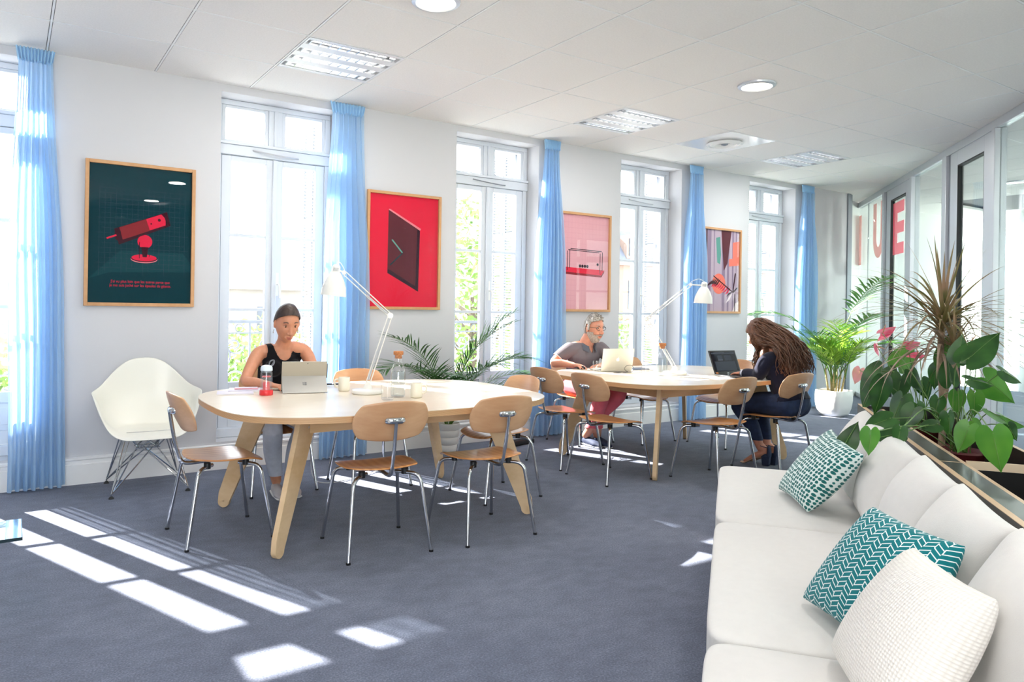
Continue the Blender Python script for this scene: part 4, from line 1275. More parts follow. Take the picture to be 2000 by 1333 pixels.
# laptop seen from the back, with bitten-apple emblem
r = thing('silver_laptop', 'open silver laptop seen from behind in front of the man', 'laptop', (4.758, 4.955, TZ), -.255)
lb, lt = V((0, .0, .012)), V((0, -.045, .218)); ax = (lt-lb); H_ = ax.length; ax.normalize(); nn = V((0, -ax.z, ax.y))
Ml = Matrix.Translation(lb) @ Matrix(((1, 0, 0, 0), (0, ax.y, nn.y, 0), (0, ax.z, nn.z, 0), (0, 0, 0, 1)))
m_ = MB(); m_.box((0, H_/2, 0), (.325, H_, .006), Ml); m_.build('lid', M['silver'], r, bevel=.0025)
m_ = MB(); m_.box((0, H_/2, -.0033), (.31, H_-.016, .0008), Ml); m_.build('display', M['screen'], r, flat=True)
m_ = MB(); m_.boxr(-.1625, .1625, .0, .225, .002, .014); m_.build('laptop_base', M['silver'], r, bevel=.003)
m_ = MB(); m_.boxr(-.14, .14, .03, .13, .0138, .0152); m_.build('keyboard', M['black'], r, flat=True)
ap = []
for i in range(40):
    t = 2*PI*i/40; rr_ = .0165*(1+.05*math.cos(2*t)-.10*math.exp(-((t-PI/2)/.35)**2)-.06*math.exp(-((t-3*PI/2)/.3)**2))
    x, y = rr_*math.cos(t), rr_*1.08*math.sin(t)
    ap.append((x, y))
bite = V((.0205, .003)); ap2 = []
for x, y in ap:
    d = V((x, y))-bite
    if d.length < .0085: d = d.normalized()*.0085; x, y = bite.x+d.x, bite.y+d.y
    ap2.append((x, y))
m_ = MB(); m_.prism(ap2, .0031, .0036, Ml @ Matrix.Translation((0, H_*.5, 0)))
m_.prism([(.0, .020), (.003, .026), (.009, .029), (.008, .022), (.004, .0195)], .0031, .0036, Ml @ Matrix.Translation((0, H_*.5, 0)))
m_.build('emblem', M['logow'], r, flat=True)
# earphones and cable
m_ = MB()
pts = [V((.0, 0, .003))]; a_ = 0
pp_ = [(-.09, .0, .003), (-.04, .015, .004), (.0, .005, .004), (-.05, -.02, .004), (-.08, -.005, .004), (-.02, .01, .005), (.03, -.005, .005), (.06, .01, .006), (.04, .03, .03), (.055, .02, .06), (.09, .0, .068), (.115, -.01, .04), (.09, -.02, .008), (.04, -.02, .004), (.0, -.01, .004), (.07, .02, .004)]
m_.tube(crom(pp_, 6), .0022, 6)
o = m_.build('earphone_cable', M['cabled']); o.location = (4.74, 4.86, TZ); o.rotation_euler = (0, 0, -.26); tag(o, 'tangled dark earphone cable in front of the silver laptop', 'cable')
r = thing('computer_mouse', 'black computer mouse under the hand of the man', 'mouse', (4.628, 5.305, TZ), .2)
m_ = MB(); m_.ell((0, 0, .014), (.030, .052, .020)); b = m_.bm(); bmesh.ops.bisect_plane(b, geom=b.verts[:]+b.edges[:]+b.faces[:], plane_co=(0, 0, .001), plane_no=(0, 0, 1), clear_inner=True)
finish(b, 'mouse_body', M['black'], r)
m_ = MB(); m_.tube([(-.004, -.03, .031), (.004, -.03, .031)], .006, 10); m_.build('scroll_wheel', M['alud'], r)
r = thing('papers', 'slate grey notebook and papers beyond the silver laptop', 'notebook', (5.10, 5.02, TZ), -.2)
m_ = MB(); m_.boxr(-.12, .12, -.09, .09, 0, .006); m_.build('sheets', M['paper'], r, flat=True)
m_ = MB(); m_.boxr(-.11, .08, -.085, .06, .0062, .018); m_.build('notebook_cover', pbr('slate_cover', '#5f6a80', .6), r, bevel=.002)
# black laptop in front of the woman with long hair
r = thing('black_laptop', 'open black laptop with a dark screen facing the long-haired woman', 'laptop', (5.445, 4.235, TZ), -.05)
lb, lt = V((0, .0, .012)), V((0, .085, .222)); ax = (lt-lb); H_ = ax.length; ax.normalize(); nn = V((0, -ax.z, ax.y))
Ml = Matrix.Translation(lb) @ Matrix(((1, 0, 0, 0), (0, ax.y, nn.y, 0), (0, ax.z, nn.z, 0), (0, 0, 0, 1)))
m_ = MB(); m_.box((0, H_/2, 0), (.345, H_, .007), Ml); m_.build('lid', M['black'], r, bevel=.002)
m_ = MB(); m_.box((0, H_/2+.008, .0037), (.318, H_-.04, .0008), Ml); dsp = m_.build('display', M['screen'], r, flat=True)
m_ = MB(); m_.box((0, H_*.88, .0043), (.30, .014, .0006), Ml); m_.box((-.05, H_*.68, .0043), (.06, .05, .0006), Ml); m_.box((.05, H_*.68, .0043), (.09, .05, .0006), Ml); m_.box((0, H_*.35, .0043), (.26, .085, .0006), Ml); m_.build('screen_panels', M['ui'], dsp, flat=True)
m_ = MB(); m_.box((-.05, H_*.60, .0048), (.06, .006, .0004), Ml); m_.box((-.05, H_*.90, .0048), (.14, .004, .0004), Ml); m_.build('screen_lines', M['ui2'], dsp, flat=True)
m_ = MB(); m_.box((.0, .012, .0038), (.022, .008, .0006), Ml); m_.build('badge', M['alu'], r, flat=True)
m_ = MB(); m_.box((-.14, .016, .0038), (.03, .016, .0006), Ml); m_.build('sticker', M['cork'], r, flat=True)
m_ = MB(); m_.boxr(-.172, .172, -.235, .0, .002, .016); m_.build('laptop_base', M['black'], r, bevel=.003)
m_ = MB()
for i in range(5):
    for j_ in range(14): m_.box((-.145+j_*.0223, -.03-i*.02, .0165), (.019, .0165, .0018))
m_.build('keyboard', M['screen'], r, flat=True)
r = thing('writing_pad', 'white writing pad half under the black laptop', 'notebook', (5.13, 4.06, TZ), -.1)
m_ = MB(); m_.boxr(-.13, .12, -.09, .10, 0, .007); m_.build('pages', M['paper'], r, bevel=.001)

# ------------------------------------------------------------------ jointed desk lamps
def desk_lamp(label, base, d, el, hj, st_, sb, rad, group='jointed desk lamps'):
    r = thing('desk_lamp', label, 'desk lamp', base, math.atan2(d[1], d[0]), group)
    Q = lambda p, y=0: V((p[0], y, p[1]))
    closed_lathe([(0, 0), (.098, 0), (.104, .006), (.104, .022), (.098, .028), (.03, .032), (.026, .05), (.020, .066), (0, .068)], M['lampw'], 'lamp_base', r, 40)
    b0 = (0, .062)
    def rods(a, b, off, nm):
        A, B = V((a[0], a[1])), V((b[0], b[1])); t = (B-A).normalized(); n_ = V((-t.y, t.x))*off
        m_ = MB()
        for y in (-.010, .010):
            m_.tube([Q(A+n_, y), Q(B+n_, y)], .0036, 8); m_.tube([Q(A-n_, y), Q(B-n_, y)], .0036, 8)
        ob = m_.build(nm, M['lampw'], r)
        s_ = MB()
        for y in (-.016, .016): s_.tube([Q(A+n_*.2+t*.03, y), Q(A+n_*.6+t*.03+(B-A)*.42, y)], .0052, 8)
        s_.build('springs', M['alu'], ob)
        return t, n_
    t, n1 = rods(b0, el, .013, 'lower_arm')
    rods(el, hj, .012, 'upper_arm')
    for p, R_ in ((b0, .016), (el, .02), (hj, .015)):
        m_ = MB(); m_.tube([Q(p, -.02), Q(p, .02)], R_, 14); m_.build('joint', M['lampw'], r)
    for p in (el, hj): m_ = MB(); m_.tube([Q(p, -.026), Q(p, .026)], .0065, 10); m_.build('joint_knob', M['chrome'], r)
    T_, B_ = V((st_[0], 0, st_[1])), V((sb[0], 0, sb[1])); ax = (B_-T_); Ls = ax.length; ax.normalize()
    rot = V((0, 0, -1)).rotation_difference(ax).to_matrix().to_4x4(); MM = Matrix.Translation(T_) @ rot
    s1 = Ls
    prof = [(.0, .0), (.018, -.004), (.026, -.016), (.027, -.05), (.030, -.055), (.042, -.07), (rad*.72, -.105), (rad*.92, -.15), (rad, -s1)]
    k = s1/.21
    prof = [(a, z*k if i < 8 else z) for i, (a, z) in enumerate(prof)]
    full_ = prof + [(a-.003, z) for a, z in prof[::-1][:5]] + [(0, prof[4][1]-.004)]
    m_ = MB(); m_.lathe(full_, 36, M=MM); sh = m_.build('lamp_shade', M['lampw'], r, smooth=50)
    m_ = MB()
    for i in range(7):
        a = -.6+i*.2-PI/2
        m_.box((.0272*math.cos(a), .0272*math.sin(a), -.036*k), (.002, .0022, .022), MM @ Matrix.Identity(4))
    m_.build('vent_slots', M['alud'], sh, flat=True)
    m_ = MB(); m_.lathe([(0, -.10*k), (.02, -.10*k), (.028, -.15*k), (.018, -.172*k), (0, -.177*k)], 20, M=MM); m_.build('bulb', pbr('bulb_opal', '#f2efe6', .3), sh)
    hv = V((hj[0], 0, hj[1])); m_ = MB(); m_.tube([hv, T_+ax*.035], .006, 8)
    cp = T_.copy(); mid = (hv+cp)/2+V((0, 0, .035)); m_.tube(crom([cp+V((0, 0, -.002)), cp+V((0, 0, .02))+(hv-cp)*.2, mid, hv+V((0, .012, .02)), hv+V((0, .012, -.03))], 6), .0025, 6)
    m_.build('head_bracket', M['lampw'], r)
    return r
desk_lamp('white jointed desk lamp on the near table, shade pointing left', (2.0, 4.427, TZ), (.911, -.412), (.142, .52), (-.165, .80), (-.213, .855), (-.233, .645), .083)
desk_lamp('white jointed desk lamp on the far table, shade pointing right', (5.064, 4.521, TZ), (.667, -.745), (-.256, .497), (.126, .818), (.245, .845), (.236, .650), .081)
m_ = MB(); m_.tube(crom([(1.91, 5.13, .70), (1.93, 5.18, .5), (1.90, 5.2, .25), (1.92, 5.2, .06), (2.0, 5.17, .012), (2.2, 5.2, .008), (2.6, 5.4, .008), (3.0, 5.7, .008)], 8), .004, 6)
o = m_.build('power_cable', M['cable']); tag(o, 'thin pale power cable hanging behind the near table to the carpet', 'cable')
r = thing('floor_power_box', 'flat black box on the carpet by the third window curtain', 'box', (4.22, 5.78, 0), .2)
m_ = MB(); m_.boxr(-.17, .17, -.09, .09, 0, .055); m_.build('box_body', M['black'], r, bevel=.012)
m_ = MB(); m_.boxr(-.14, .10, -.06, .06, .055, .066); m_.build('box_lid', M['alud'], r, bevel=.004)

# ------------------------------------------------------------------ plants
def pot_round(prof, mat, r, name='pot'):
    return closed_lathe(prof, M[mat], name, r, 44)
def frond(mb_, base, az, el, L, droop, pairs, ll, wd, rnd, start=.25, flat=.5, stem_r=.006):
    """feather palm frond: arching rib with narrow folded leaflets"""
    P = [V(base)]; e = el; n_ = 26; d = V((math.cos(az), math.sin(az), 0)); dirs = []
    for i in range(n_):
        e = el-droop*((i/n_)**1.4)
        v = d*math.cos(e)+V((0, 0, 1))*math.sin(e); dirs.append(v); P.append(P[-1]+v*(L/n_))
    dirs.append(dirs[-1])
    mb_.mi = 1
    mb_.tube(P[::2]+([P[-1]] if n_ % 2 else []), [stem_r*(1-.8*i/(len(P[::2])-1)) for i in range(len(P[::2]))], 5)
    mb_.mi = 0
    side = V((-d.y, d.x, 0))
    for k in range(pairs):
        t = start+(1-start)*k/(pairs-1); i = min(int(t*n_), n_-1); f = t*n_-i
        p = P[i]+(P[i+1]-P[i])*f; v = dirs[i]; up = side.cross(v)
        if up.z < 0: up = -up
        env = math.sin(PI*(.12+.80*(t-start)/(1-start)))**.7
        for s in (-1, 1):
            l = ll*env*rnd.uniform(.85, 1.1)
            a = rnd.uniform(.55, .8)-.25*(t-start)
            q = (v*math.cos(1.15*a+.1)+side*s*math.sin(1.15*a+.1)+up*(.35*flat+rnd.uniform(-.1, .1))).normalized()
            w = wd*rnd.uniform(.85, 1.1)
            c = [p]; qq = q.copy(); dz = rnd.uniform(.35, .75)*(1.2-flat)
            for j_ in range(4):
                qq = (qq+V((0, 0, -1))*dz*.28).normalized(); c.append(c[-1]+qq*(l/4))
            nrm = q.cross(v).normalized(); wv = q.cross(nrm).normalized()
            ws = [w*.5, w, w*.95, w*.6, .0005]
            vs = []
            for cc, ww in zip(c, ws): vs += [cc+wv*ww/2, cc+nrm*ww*.10, cc-wv*ww/2]
            fs = []
            for j_ in range(4):
                b = j_*3; fs += [[b, b+1, b+4, b+3], [b+1, b+2, b+5, b+4]]
            mb_.add(vs, fs)
    return P[-1]
# palm in a ridged pot behind the near table
r = thing('potted_palm', 'dark green feathery palm in a ridged white pot behind the near table', 'plant', (3.44, 5.81, 0), 0)
pot_round([(0, 0), (.085, 0), (.088, .01), (.095, .065), (.0925, .068), (.098, .072), (.104, .135), (.1015, .138), (.107, .142), (.112, .20), (.1095, .203), (.114, .207), (.118, .262), (.112, .266), (.106, .255), (.104, .235), (0, .235)], 'potm', r)
closed_lathe([(0, .236), (.104, .236), (.06, .243), (0, .245)], M['soil'], 'soil', r)
rn = random.Random(3)
for az, el, L, dr in [(PI+.30, 1.30, .92, 1.75), (PI+.42, 1.12, .80, 1.7), (PI+.7, 1.35, .75, 1.5), (-.38, 1.28, .95, 1.6), (-.30, 1.05, .9, 1.5), (-.6, 1.3, .85, 1.4), (-1.2, 1.38, .78, 1.5), (-2.0, 1.3, .75, 1.5), (-PI/2, 1.15, .65, 1.4), (-.55, .95, .8, 1.3), (-2.6, 1.15, .7, 1.6), (-.9, 1.5, 1.0, 1.2), (-.3, 1.45, 1.05, 1.0), (-2.9, 1.42, .95, 1.3)]:
    m_ = MB(); frond(m_, (.02*math.cos(az), .02*math.sin(az), .23), az, el, L*1.22, dr, 28, .34, .013, rn, .3, .55)
    m_.build('frond', [M['palm'], M['stem']], r, flat=True)
# tall palm in the rounded white pot by the end wall
r = thing('potted_palm', 'tall bright green palm in a rounded white pot in the far corner', 'plant', (9.05, 5.38, 0), 0)
def potsq(u, v):
    th = 2*PI*u; c, s = math.cos(th), math.sin(th); n_ = 4.2
    prof = [(.125, 0), (.15, .02), (.178, .10), (.192, .20), (.193, .27), (.186, .335), (.172, .335), (.165, .30)]
    t = v*(len(prof)-1); i = min(int(t), len(prof)-2); f = t-i; a = prof[i][0]+(prof[i+1][0]-prof[i][0])*f; z = prof[i][1]+(prof[i+1][1]-prof[i][1])*f
    return (a*abs(c)**(2/n_)*(1 if c > 0 else -1), a*abs(s)**(2/n_)*(1 if s > 0 else -1), z)
m_ = MB(); m_.grid(potsq, 60, 29, cu=True); m_.poly([potsq(i/60, 0) for i in range(60)]); m_.build('pot', M['pot'], r, smooth=60)
m_ = MB(); m_.poly([(p[0], p[1], .30) for p in (potsq(i/60, 1) for i in range(60))]); m_.build('soil', M['soil'], r, flat=True)
rn = random.Random(8)
m_ = MB()
canes = [(-.07, .03), (-.04, -.05), (.02, .04), (.05, -.03), (.0, 0), (.08, .05), (.03, -.08)]
for x, y in canes: m_.tube([(x, y, .29), (x*1.3+rn.uniform(-.02, .02), y*1.2, .45), (x*1.8, y*1.6, .62)], [.014, .012, .009], 8)
m_.build('canes', M['cane'], r)
for i in range(24):
    az = i*2.399+.4; el = rn.uniform(1.05, 1.45); x, y = canes[i % 7]
    lk = .72 if (math.sin(az) > .3 or math.cos(az)*.658-math.sin(az)*.753 > .45) else 1.0
    m_ = MB(); frond(m_, (x*1.7, y*1.6, rn.uniform(.45, .62)), az, el, rn.uniform(.62, .98)*lk, rn.uniform(.9, 1.5), 22, rn.uniform(.24, .32), .016, rn, .3, .55, .006)
    m_.build('frond', [M['palm2'] if i % 3 else M['palm3'], M['stem']], r, flat=True)
for az, el, L, dr, lf in [(-.2, 1.5, 1.9, 1.25, .38), (2.2, 1.45, 1.6, 1.75, .36), (-.9, 1.25, 1.15, 1.6, .34), (2.4, 1.35, 1.45, 1.7, .34), (-.2, 1.42, 1.35, 1.3, .3)]:
    m_ = MB(); frond(m_, (0, 0, .35), az, el, L, dr, 20, lf, .03, rn, .55, .5, .009); m_.build('frond', [M['palm3'], M['stem']], r, flat=True)

# dracaena in the planter
r = thing('dracaena', 'spiky bronze dracaena with a tall bare cane in the planter', 'plant', (4.87, 2.19, PZ-.34), 0)
pot_round([(0, 0), (.08, 0), (.105, .19), (.112, .20), (.105, .21), (.098, .18), (0, .18)], 'terra', r)
m_ = MB(); m_.tube(crom([(.0, 0, .17), (.01, 0, .45), (-.005, .01, .75), (.01, .01, 1.02)], 6), [.019]*19, 10); m_.tube(crom([(.0, 0, .17), (-.03, -.03, .5), (-.10, -.10, .72), (-.13, -.12, .84)], 6), [.012]*19, 8); m_.build('cane', M['bark'], r)
rn = random.Random(5)
def strap(mb_, base, az, el, L, droop, w, n_=12):
    d = V((math.cos(az), math.sin(az), 0)); side = V((-d.y, d.x, 0)); P = [V(base)]; ee = []
    for i in range(n_):
        e = el-droop*(i/n_)**1.3; v = d*math.cos(e)+V((0, 0, 1))*math.sin(e); ee.append(v); P.append(P[-1]+v*(L/n_))
    ee.append(ee[-1]); vs, fs = [], []
    for i, p in enumerate(P):
        t = i/n_; ww = w*(min(1, .55+2.5*t) if t < .3 else 1)*(1-t**2.2)+.0004; up = side.cross(ee[i])
        vs += [p+side*ww/2+up*ww*.12, p, p-side*ww/2+up*ww*.12]
    for i in range(n_):
        b = i*3; fs += [[b, b+1, b+4, b+3], [b+1, b+2, b+5, b+4]]
    mb_.add(vs, fs)
C1 = V((.01, .01, 1.0))
m_ = MB()
for i in range(9): strap(m_, C1+V((0, 0, .02)), i*2.4, rn.uniform(1.15, 1.5), rn.uniform(.40, .54), rn.uniform(.0, .3), .022)
m_.build('young_leaves', M['drac'], r, flat=True)
m_ = MB()
for i in range(64): strap(m_, C1+V((0, 0, rn.uniform(-.1, .02))), i*2.399, rn.uniform(.1, .95), rn.uniform(.48, .72), rn.uniform(.5, 1.5), .021)
m_.build('arching_leaves', M['drac'], r, flat=True)
m_ = MB()
for i in range(60): strap(m_, C1+V((0, 0, rn.uniform(-.25, -.05))), i*2.399+1, rn.uniform(-.1, .6), rn.uniform(.45, .66), rn.uniform(1.1, 1.7), .018)
m_.build('drooping_leaves', M['drac2'], r, flat=True)
m_ = MB()
C2 = V((-.13, -.12, .83))
for i in range(30): strap(m_, C2, i*2.399, rn.uniform(.3, 1.5), rn.uniform(.22, .36), rn.uniform(.3, 1.5), .016)
m_.build('side_shoot', M['drac'], r, flat=True)

LEAVES =  [(5.251, 2.835, 0.8, -0.394, 0.258, -0.882, 0.328), (4.746, 2.509, 0.8, -0.204, 0.133, -0.97, 0.235), (5.167, 2.602, 0.822, -0.132, 0.086, -0.987, 0.188), (3.217, 1.829, 0.8, 0.407, -0.266, 0.874, 0.136), (3.07, 1.662, 0.8, -0.06, 0.039, -0.997, 0.108), (4.232, 2.14, 0.8, -0.301, 0.197, -0.933, 0.175), (3.926, 1.929, 0.8, -0.407, 0.266, -0.874, 0.141), (5.133, 2.468, 0.893, 0.43, -0.281, -0.858, 0.171), (5.459, 2.703, 1.066, 0.407, -0.266, 0.874, 0.223), (4.875, 2.161, 1.135, 0.016, -0.01, 1.0, 0.201), (4.445, 1.91, 1.168, 0.132, -0.086, 0.987, 0.151), (4.45, 1.797, 1.185, 0.613, -0.401, 0.681, 0.241), (4.387, 1.84, 1.119, -0.718, 0.469, -0.514, 0.118), (4.74, 2.094, 1.022, -0.158, 0.104, 0.982, 0.174), (5.203, 2.387, 0.922, -0.132, 0.086, -0.987, 0.158), (4.131, 1.673, 1.013, 0.827, -0.54, -0.158, 0.137), (4.474, 1.721, 0.945, 0.65, -0.425, -0.631, 0.214), (4.245, 1.583, 1.044, 0.745, -0.487, -0.455, 0.128), (4.281, 1.657, 0.831, 0.731, -0.478, -0.486, 0.154), (4.369, 1.618, 0.802, 0.764, -0.499, -0.408, 0.14), (4.578, 2.088, 0.8, -0.132, 0.086, -0.987, 0.117), (3.935, 1.735, 0.8, 0.086, -0.056, -0.995, 0.113), (3.544, 1.502, 0.8, -0.301, 0.197, -0.933, 0.132), (3.344, 1.296, 0.8, 0.187, -0.122, -0.975, 0.171), (3.947, 1.468, 0.8, 0.43, -0.281, -0.858, 0.085), (4.039, 1.649, 0.8, 0.65, -0.425, -0.631, 0.072), (4.318, 1.782, 0.87, 0.013, -0.009, -1.0, 0.125), (3.8, 1.773, 0.8, -0.827, 0.541, -0.155, 0.107), (3.321, 1.669, 0.8, -0.132, 0.086, -0.987, 0.088), (3.317, 1.723, 0.8, -0.827, 0.541, -0.155, 0.13), (4.193, 2.004, 0.8, 0.158, -0.104, -0.982, 0.109), (3.654, 1.943, 0.8, -0.782, 0.511, -0.357, 0.154), (5.442, 2.561, 0.806, 0.299, -0.195, -0.934, 0.154), (4.54, 1.966, 0.843, -0.06, 0.039, -0.997, 0.124)]
FLOWERS =  [(5.068, 2.625, 1.241, 0.753, -0.492, 0.437, 0.118), (5.239, 2.758, 1.184, -0.633, 0.413, -0.655, 0.104), (5.102, 2.474, 1.149, 0.805, -0.526, 0.274, 0.103), (5.25, 2.551, 1.065, -0.822, 0.537, -0.189, 0.106), (5.44, 2.66, 0.913, -0.407, 0.266, -0.874, 0.072), (5.366, 2.856, 1.075, 0.229, -0.15, -0.962, 0.093), (6.072, 3.401, 0.805, -0.274, 0.179, -0.945, 0.139), (4.673, 1.954, 1.181, 0.837, -0.547, 0.016, 0.031)]
def heart(mb_, c, tip, L, nrm, fold=.25, curl=.2):
    """broad heart-shaped leaf: c = middle, tip = direction of the point"""
    tip = V(tip).normalized(); nrm = (V(nrm)-tip*V(nrm).dot(tip)).normalized(); side = tip.cross(nrm)
    W = L*.74; nu, nv = 13, 11; base = len(mb_.v)
    for i in range(nu):
        t = i/(nu-1)                    # 0 lobes .. 1 tip
        wdt = math.sin(PI*min(1, (t*.93+.07))**.62)**.8*(1-t**3*.35)*(1-sstep(.75, 1, t)*.45)
        for j in range(nv):
            a = 2*j/(nv-1)-1
            lob = -.16*(abs(a)*(1.35-abs(a)))*2.2*(1-t)**2
            y = (t-.5+lob)*L
            x = a*wdt*W/2
            z = -abs(a)*wdt*W*fold*.5 - curl*L*(t-.3)**2*.8*(1 if t > .3 else .2) + .012*L*math.sin(9*t)*abs(a)
            mb_.v.append(V(c)+tip*y+side*x+nrm*z)
    for i in range(nu-1):
        for j in range(nv-1):
            mb_.f.append([base+i*nv+j, base+(i+1)*nv+j, base+(i+1)*nv+j+1, base+i*nv+j+1]); mb_.m.append(mb_.mi)
    mid = []
    for i in range(2, nu-1):
        t = i/(nu-1); mid.append(V(c)+tip*(t-.5)*L+nrm*(-curl*L*(t-.3)**2*.8*(1 if t > .3 else .2)+.0012))
    return V(c)-tip*L*.44, tip, mid
rn = random.Random(21)
cam_v = V((0, 0, HC))
def anth(loc, label, leaves, flowers):
    r = thing('anthurium', label, 'plant', loc, 0)
    pot_round([(0, 0), (.085, 0), (.112, .24), (.12, .25), (.112, .262), (.104, .235), (0, .232)], 'terra', r)
    closed_lathe([(0, .2325), (.105, .2325), (.05, .24), (0, .242)], M['soil'], 'soil', r)
    L0 = V(loc)
    for q in leaves:
        c, tip, L = V(q[:3])-L0, V(q[3:6]), q[6]*1.02
        toc = (cam_v-V(q[:3])).normalized()
        nrm = toc*.8+V((rn.uniform(-.5, .5), rn.uniform(-.5, .5), rn.uniform(.1, .8)))
        m_ = MB(); m_.mi = 0
        b0, tp, mid_ = heart(m_, c, tip, L, nrm, rn.uniform(.05, .4), rn.uniform(.0, .35))
        m_.mi = 1
        s0 = V((rn.uniform(-.05, .05), rn.uniform(-.05, .05), .235))
        mid = (s0+b0)/2+V((0, 0, .06+.12*rn.random()))
        m_.tube(crom([s0, mid, b0+V((0, 0, .002))], 6), .0028, 6)
        m_.tube(mid_, .0013, 5)
        b = m_.bm()
        o = finish(b, 'leaf', [M['anth2'] if rn.random() < .18 else M['anth'], M['stem']], r, smooth=80)
    for k, q in enumerate(flowers):
        c, tip, L = V(q[:3])-L0, V(q[3:6]), q[6]
        toc = (cam_v-V(q[:3])).normalized(); nrm = toc*.5+V((rn.uniform(-.4, .4), rn.uniform(-.4, .4), .7))
        f = bpy.data.objects.new('flower', None); COL.objects.link(f); f.parent = r
        m_ = MB(); b0, tp, _ = heart(m_, c, tip, L, nrm, .2, .15)
        m_.build('spathe', M['spathe2'] if (q[2] < .99 and L > .09) or 4 < k < 7 else M['spathe'], f, smooth=80)
        nn = (nrm-tp*nrm.dot(tp)).normalized()
        m_ = MB(); m_.tube([b0+tp*.012+nn*.004, b0+tp*.02+nn*.03, b0+tp*.035+nn*.055], [.0045, .0045, .002], 8, round_caps=2); m_.build('spadix', M['spadix'], f)
        s0 = V((rn.uniform(-.04, .04), rn.uniform(-.04, .04), .235)); m_ = MB(); m_.tube(crom([s0, (s0+b0)/2+V((0, 0, .05)), b0], 8), .0026, 6); m_.build('flower_stalk', M['stem'], f)
    return r
Lb = [q for q in LEAVES if V(q[:2]).dot(V((.791, .611))) <= 4.98]; La = [q for q in LEAVES if q not in Lb]
Fa = [q for q in FLOWERS if q[2] < 1.19 and q[0] > 5]; Fb = [q for q in FLOWERS if q not in Fa]
pa, pb = (5.28, 2.51, PZ-.34), (4.53, 1.93, PZ-.34)
anth(pb, 'broad-leaved anthurium in the planter, the nearer one with drooping heart leaves', Lb, Fb)
anth(pa, 'pink-flowered anthurium in the planter, the farther one near the sofa end', La, Fa)

# ------------------------------------------------------------------ the street outside
GZ0 = -5.0
mb = MB(); mb.boxr(-40, 70, 8, 70, GZ0-.2, GZ0); struct(mb.build('street_ground', M['street'], flat=True))
def building(label, x0, x1, y, zt, roof, mat, nfl, win_w, pitch, fl_h=2.6, base=GZ0):
    r = thing('building', label, 'building', ((x0+x1)/2, y, base))
    w = (x1-x0)/2; h = zt-base
    m_ = MB(); m_.boxr(-w, w, 0, 9, 0, h)
    for k in range(1, nfl+1): m_.boxr(-w-.02, w+.02, -.12, 0, h-k*fl_h-.12, h-k*fl_h+.06)
    m_.boxr(-w-.1, w+.1, -.3, 0, h-.2, h); m_.build('walls', M[mat], r, flat=True)
    if roof:
        m_ = MB(); m_.add([V((-w, 0, h)), V((w, 0, h)), V((w, 9, h)), V((-w, 9, h)), V((-w+1, 1.1, h+roof)), V((w-1, 1.1, h+roof)), V((w-1, 8, h+roof)), V((-w+1, 8, h+roof))], [[0, 1, 5, 4], [1, 2, 6, 5], [2, 3, 7, 6], [3, 0, 4, 7], [4, 5, 6, 7]]); rf = m_.build('roof', M['roofs'], r, flat=True)
        x = -w+1.5
        while x < w-1.2:
            d_ = MB(); d_.boxr(x-.45, x+.45, .1, 1.2, h+.15, h+roof*.8); dm = d_.build('dormer', M[mat], rf, flat=True)
            d_ = MB(); d_.boxr(x-.3, x+.3, .05, .1, h+.3, h+roof*.7); d_.build('dormer_pane', M['pane'], dm, flat=True)
            x += pitch*1.5
    k = 0; z = h-fl_h*.5-.2
    for f in range(nfl):
        x = -w+pitch*.7
        while x < w-.5:
            if k < 95:
                q = MB(); q.boxr(x-win_w/2, x+win_w/2, -.03, .02, z-.75, z+.6); q.build('window', M['pane'], r, flat=True); k += 1
            x += pitch
        z -= fl_h
    return r
building('pale low building across the street seen through the left windows', -16, 11, 30, 2.1, 0, 'facade', 2, 1.3, 2.6)
building('pinkish stone building with zinc roof seen through the right windows', 17, 44, 25, 3.6, 1.6, 'facade2', 3, .9, 2.2)
def tree(label, x, y, zc, rx, rz_, seed, n_=2600):
    r = thing('street_tree', label, 'tree', (x, y, GZ0), 0, 'trees along the street')
    rr = random.Random(seed); m_ = MB(); c = V((0, 0, zc-GZ0))
    for i in range(n_):
        while True:
            p = V((rr.uniform(-1, 1), rr.uniform(-1, 1), rr.uniform(-1, 1)))
            if p.length < 1: break
        p = p.normalized()*(p.length**.5)*(1+.25*mnoise.noise(p*2.2+V((seed, 0, 0))))
        p = V((p.x*rx, p.y*rx, p.z*rz_))+c
        a = V((rr.gauss(0, 1), rr.gauss(0, 1), rr.gauss(0, 1))).normalized(); b = a.orthogonal().normalized(); s = rr.uniform(.07, .15)
        m_.poly([p+a*s, p+b*s*.55, p-a*s, p-b*s*.55])
    me = bpy.data.meshes.new('crown'); me.from_pydata([tuple(v) for v in m_.v], [], m_.f); me.materials.append(M['treel'])
    o = bpy.data.objects.new('crown', me); COL.objects.link(o); o.parent = r
    m_ = MB(); m_.tube([(0, 0, 0), (.05, 0, zc-GZ0-rz_*.6), (0, .05, zc-GZ0)], [.16, .11, .05], 8)
    for i in range(7):
        a = i*2.4; m_.tube([(0, 0, zc-GZ0-rz_*(.8-.1*i)), (math.cos(a)*rx*.5, math.sin(a)*rx*.5, zc-GZ0-rz_*.2+.1*i), (math.cos(a)*rx*.8, math.sin(a)*rx*.8, zc-GZ0+rz_*.3)], [.06, .035, .015], 6)
    m_.build('trunk', M['trunk'], r)
tree('leafy street tree seen through the middle window', 10.2, 16, 1.6, 2.4, 2.6, 1, 4200)
tree('small street tree low behind the railing of the second window', 5.6, 18, -.9, 1.7, 1.8, 2)
tree('small street tree low behind the railing of the first window', -.6, 18, -1.3, 2.2, 2.0, 3)
tree('street tree before the pinkish building, left of the fourth window lamp', 18.6, 20, -.4, 1.8, 1.7, 4)
tree('street tree low outside the fifth window', 25.5, 20, -.6, 2.0, 1.8, 6)
r = thing('street_lamp', 'green street lamp with two globes outside the fifth window', 'street lamp', (19.9, 14, GZ0))
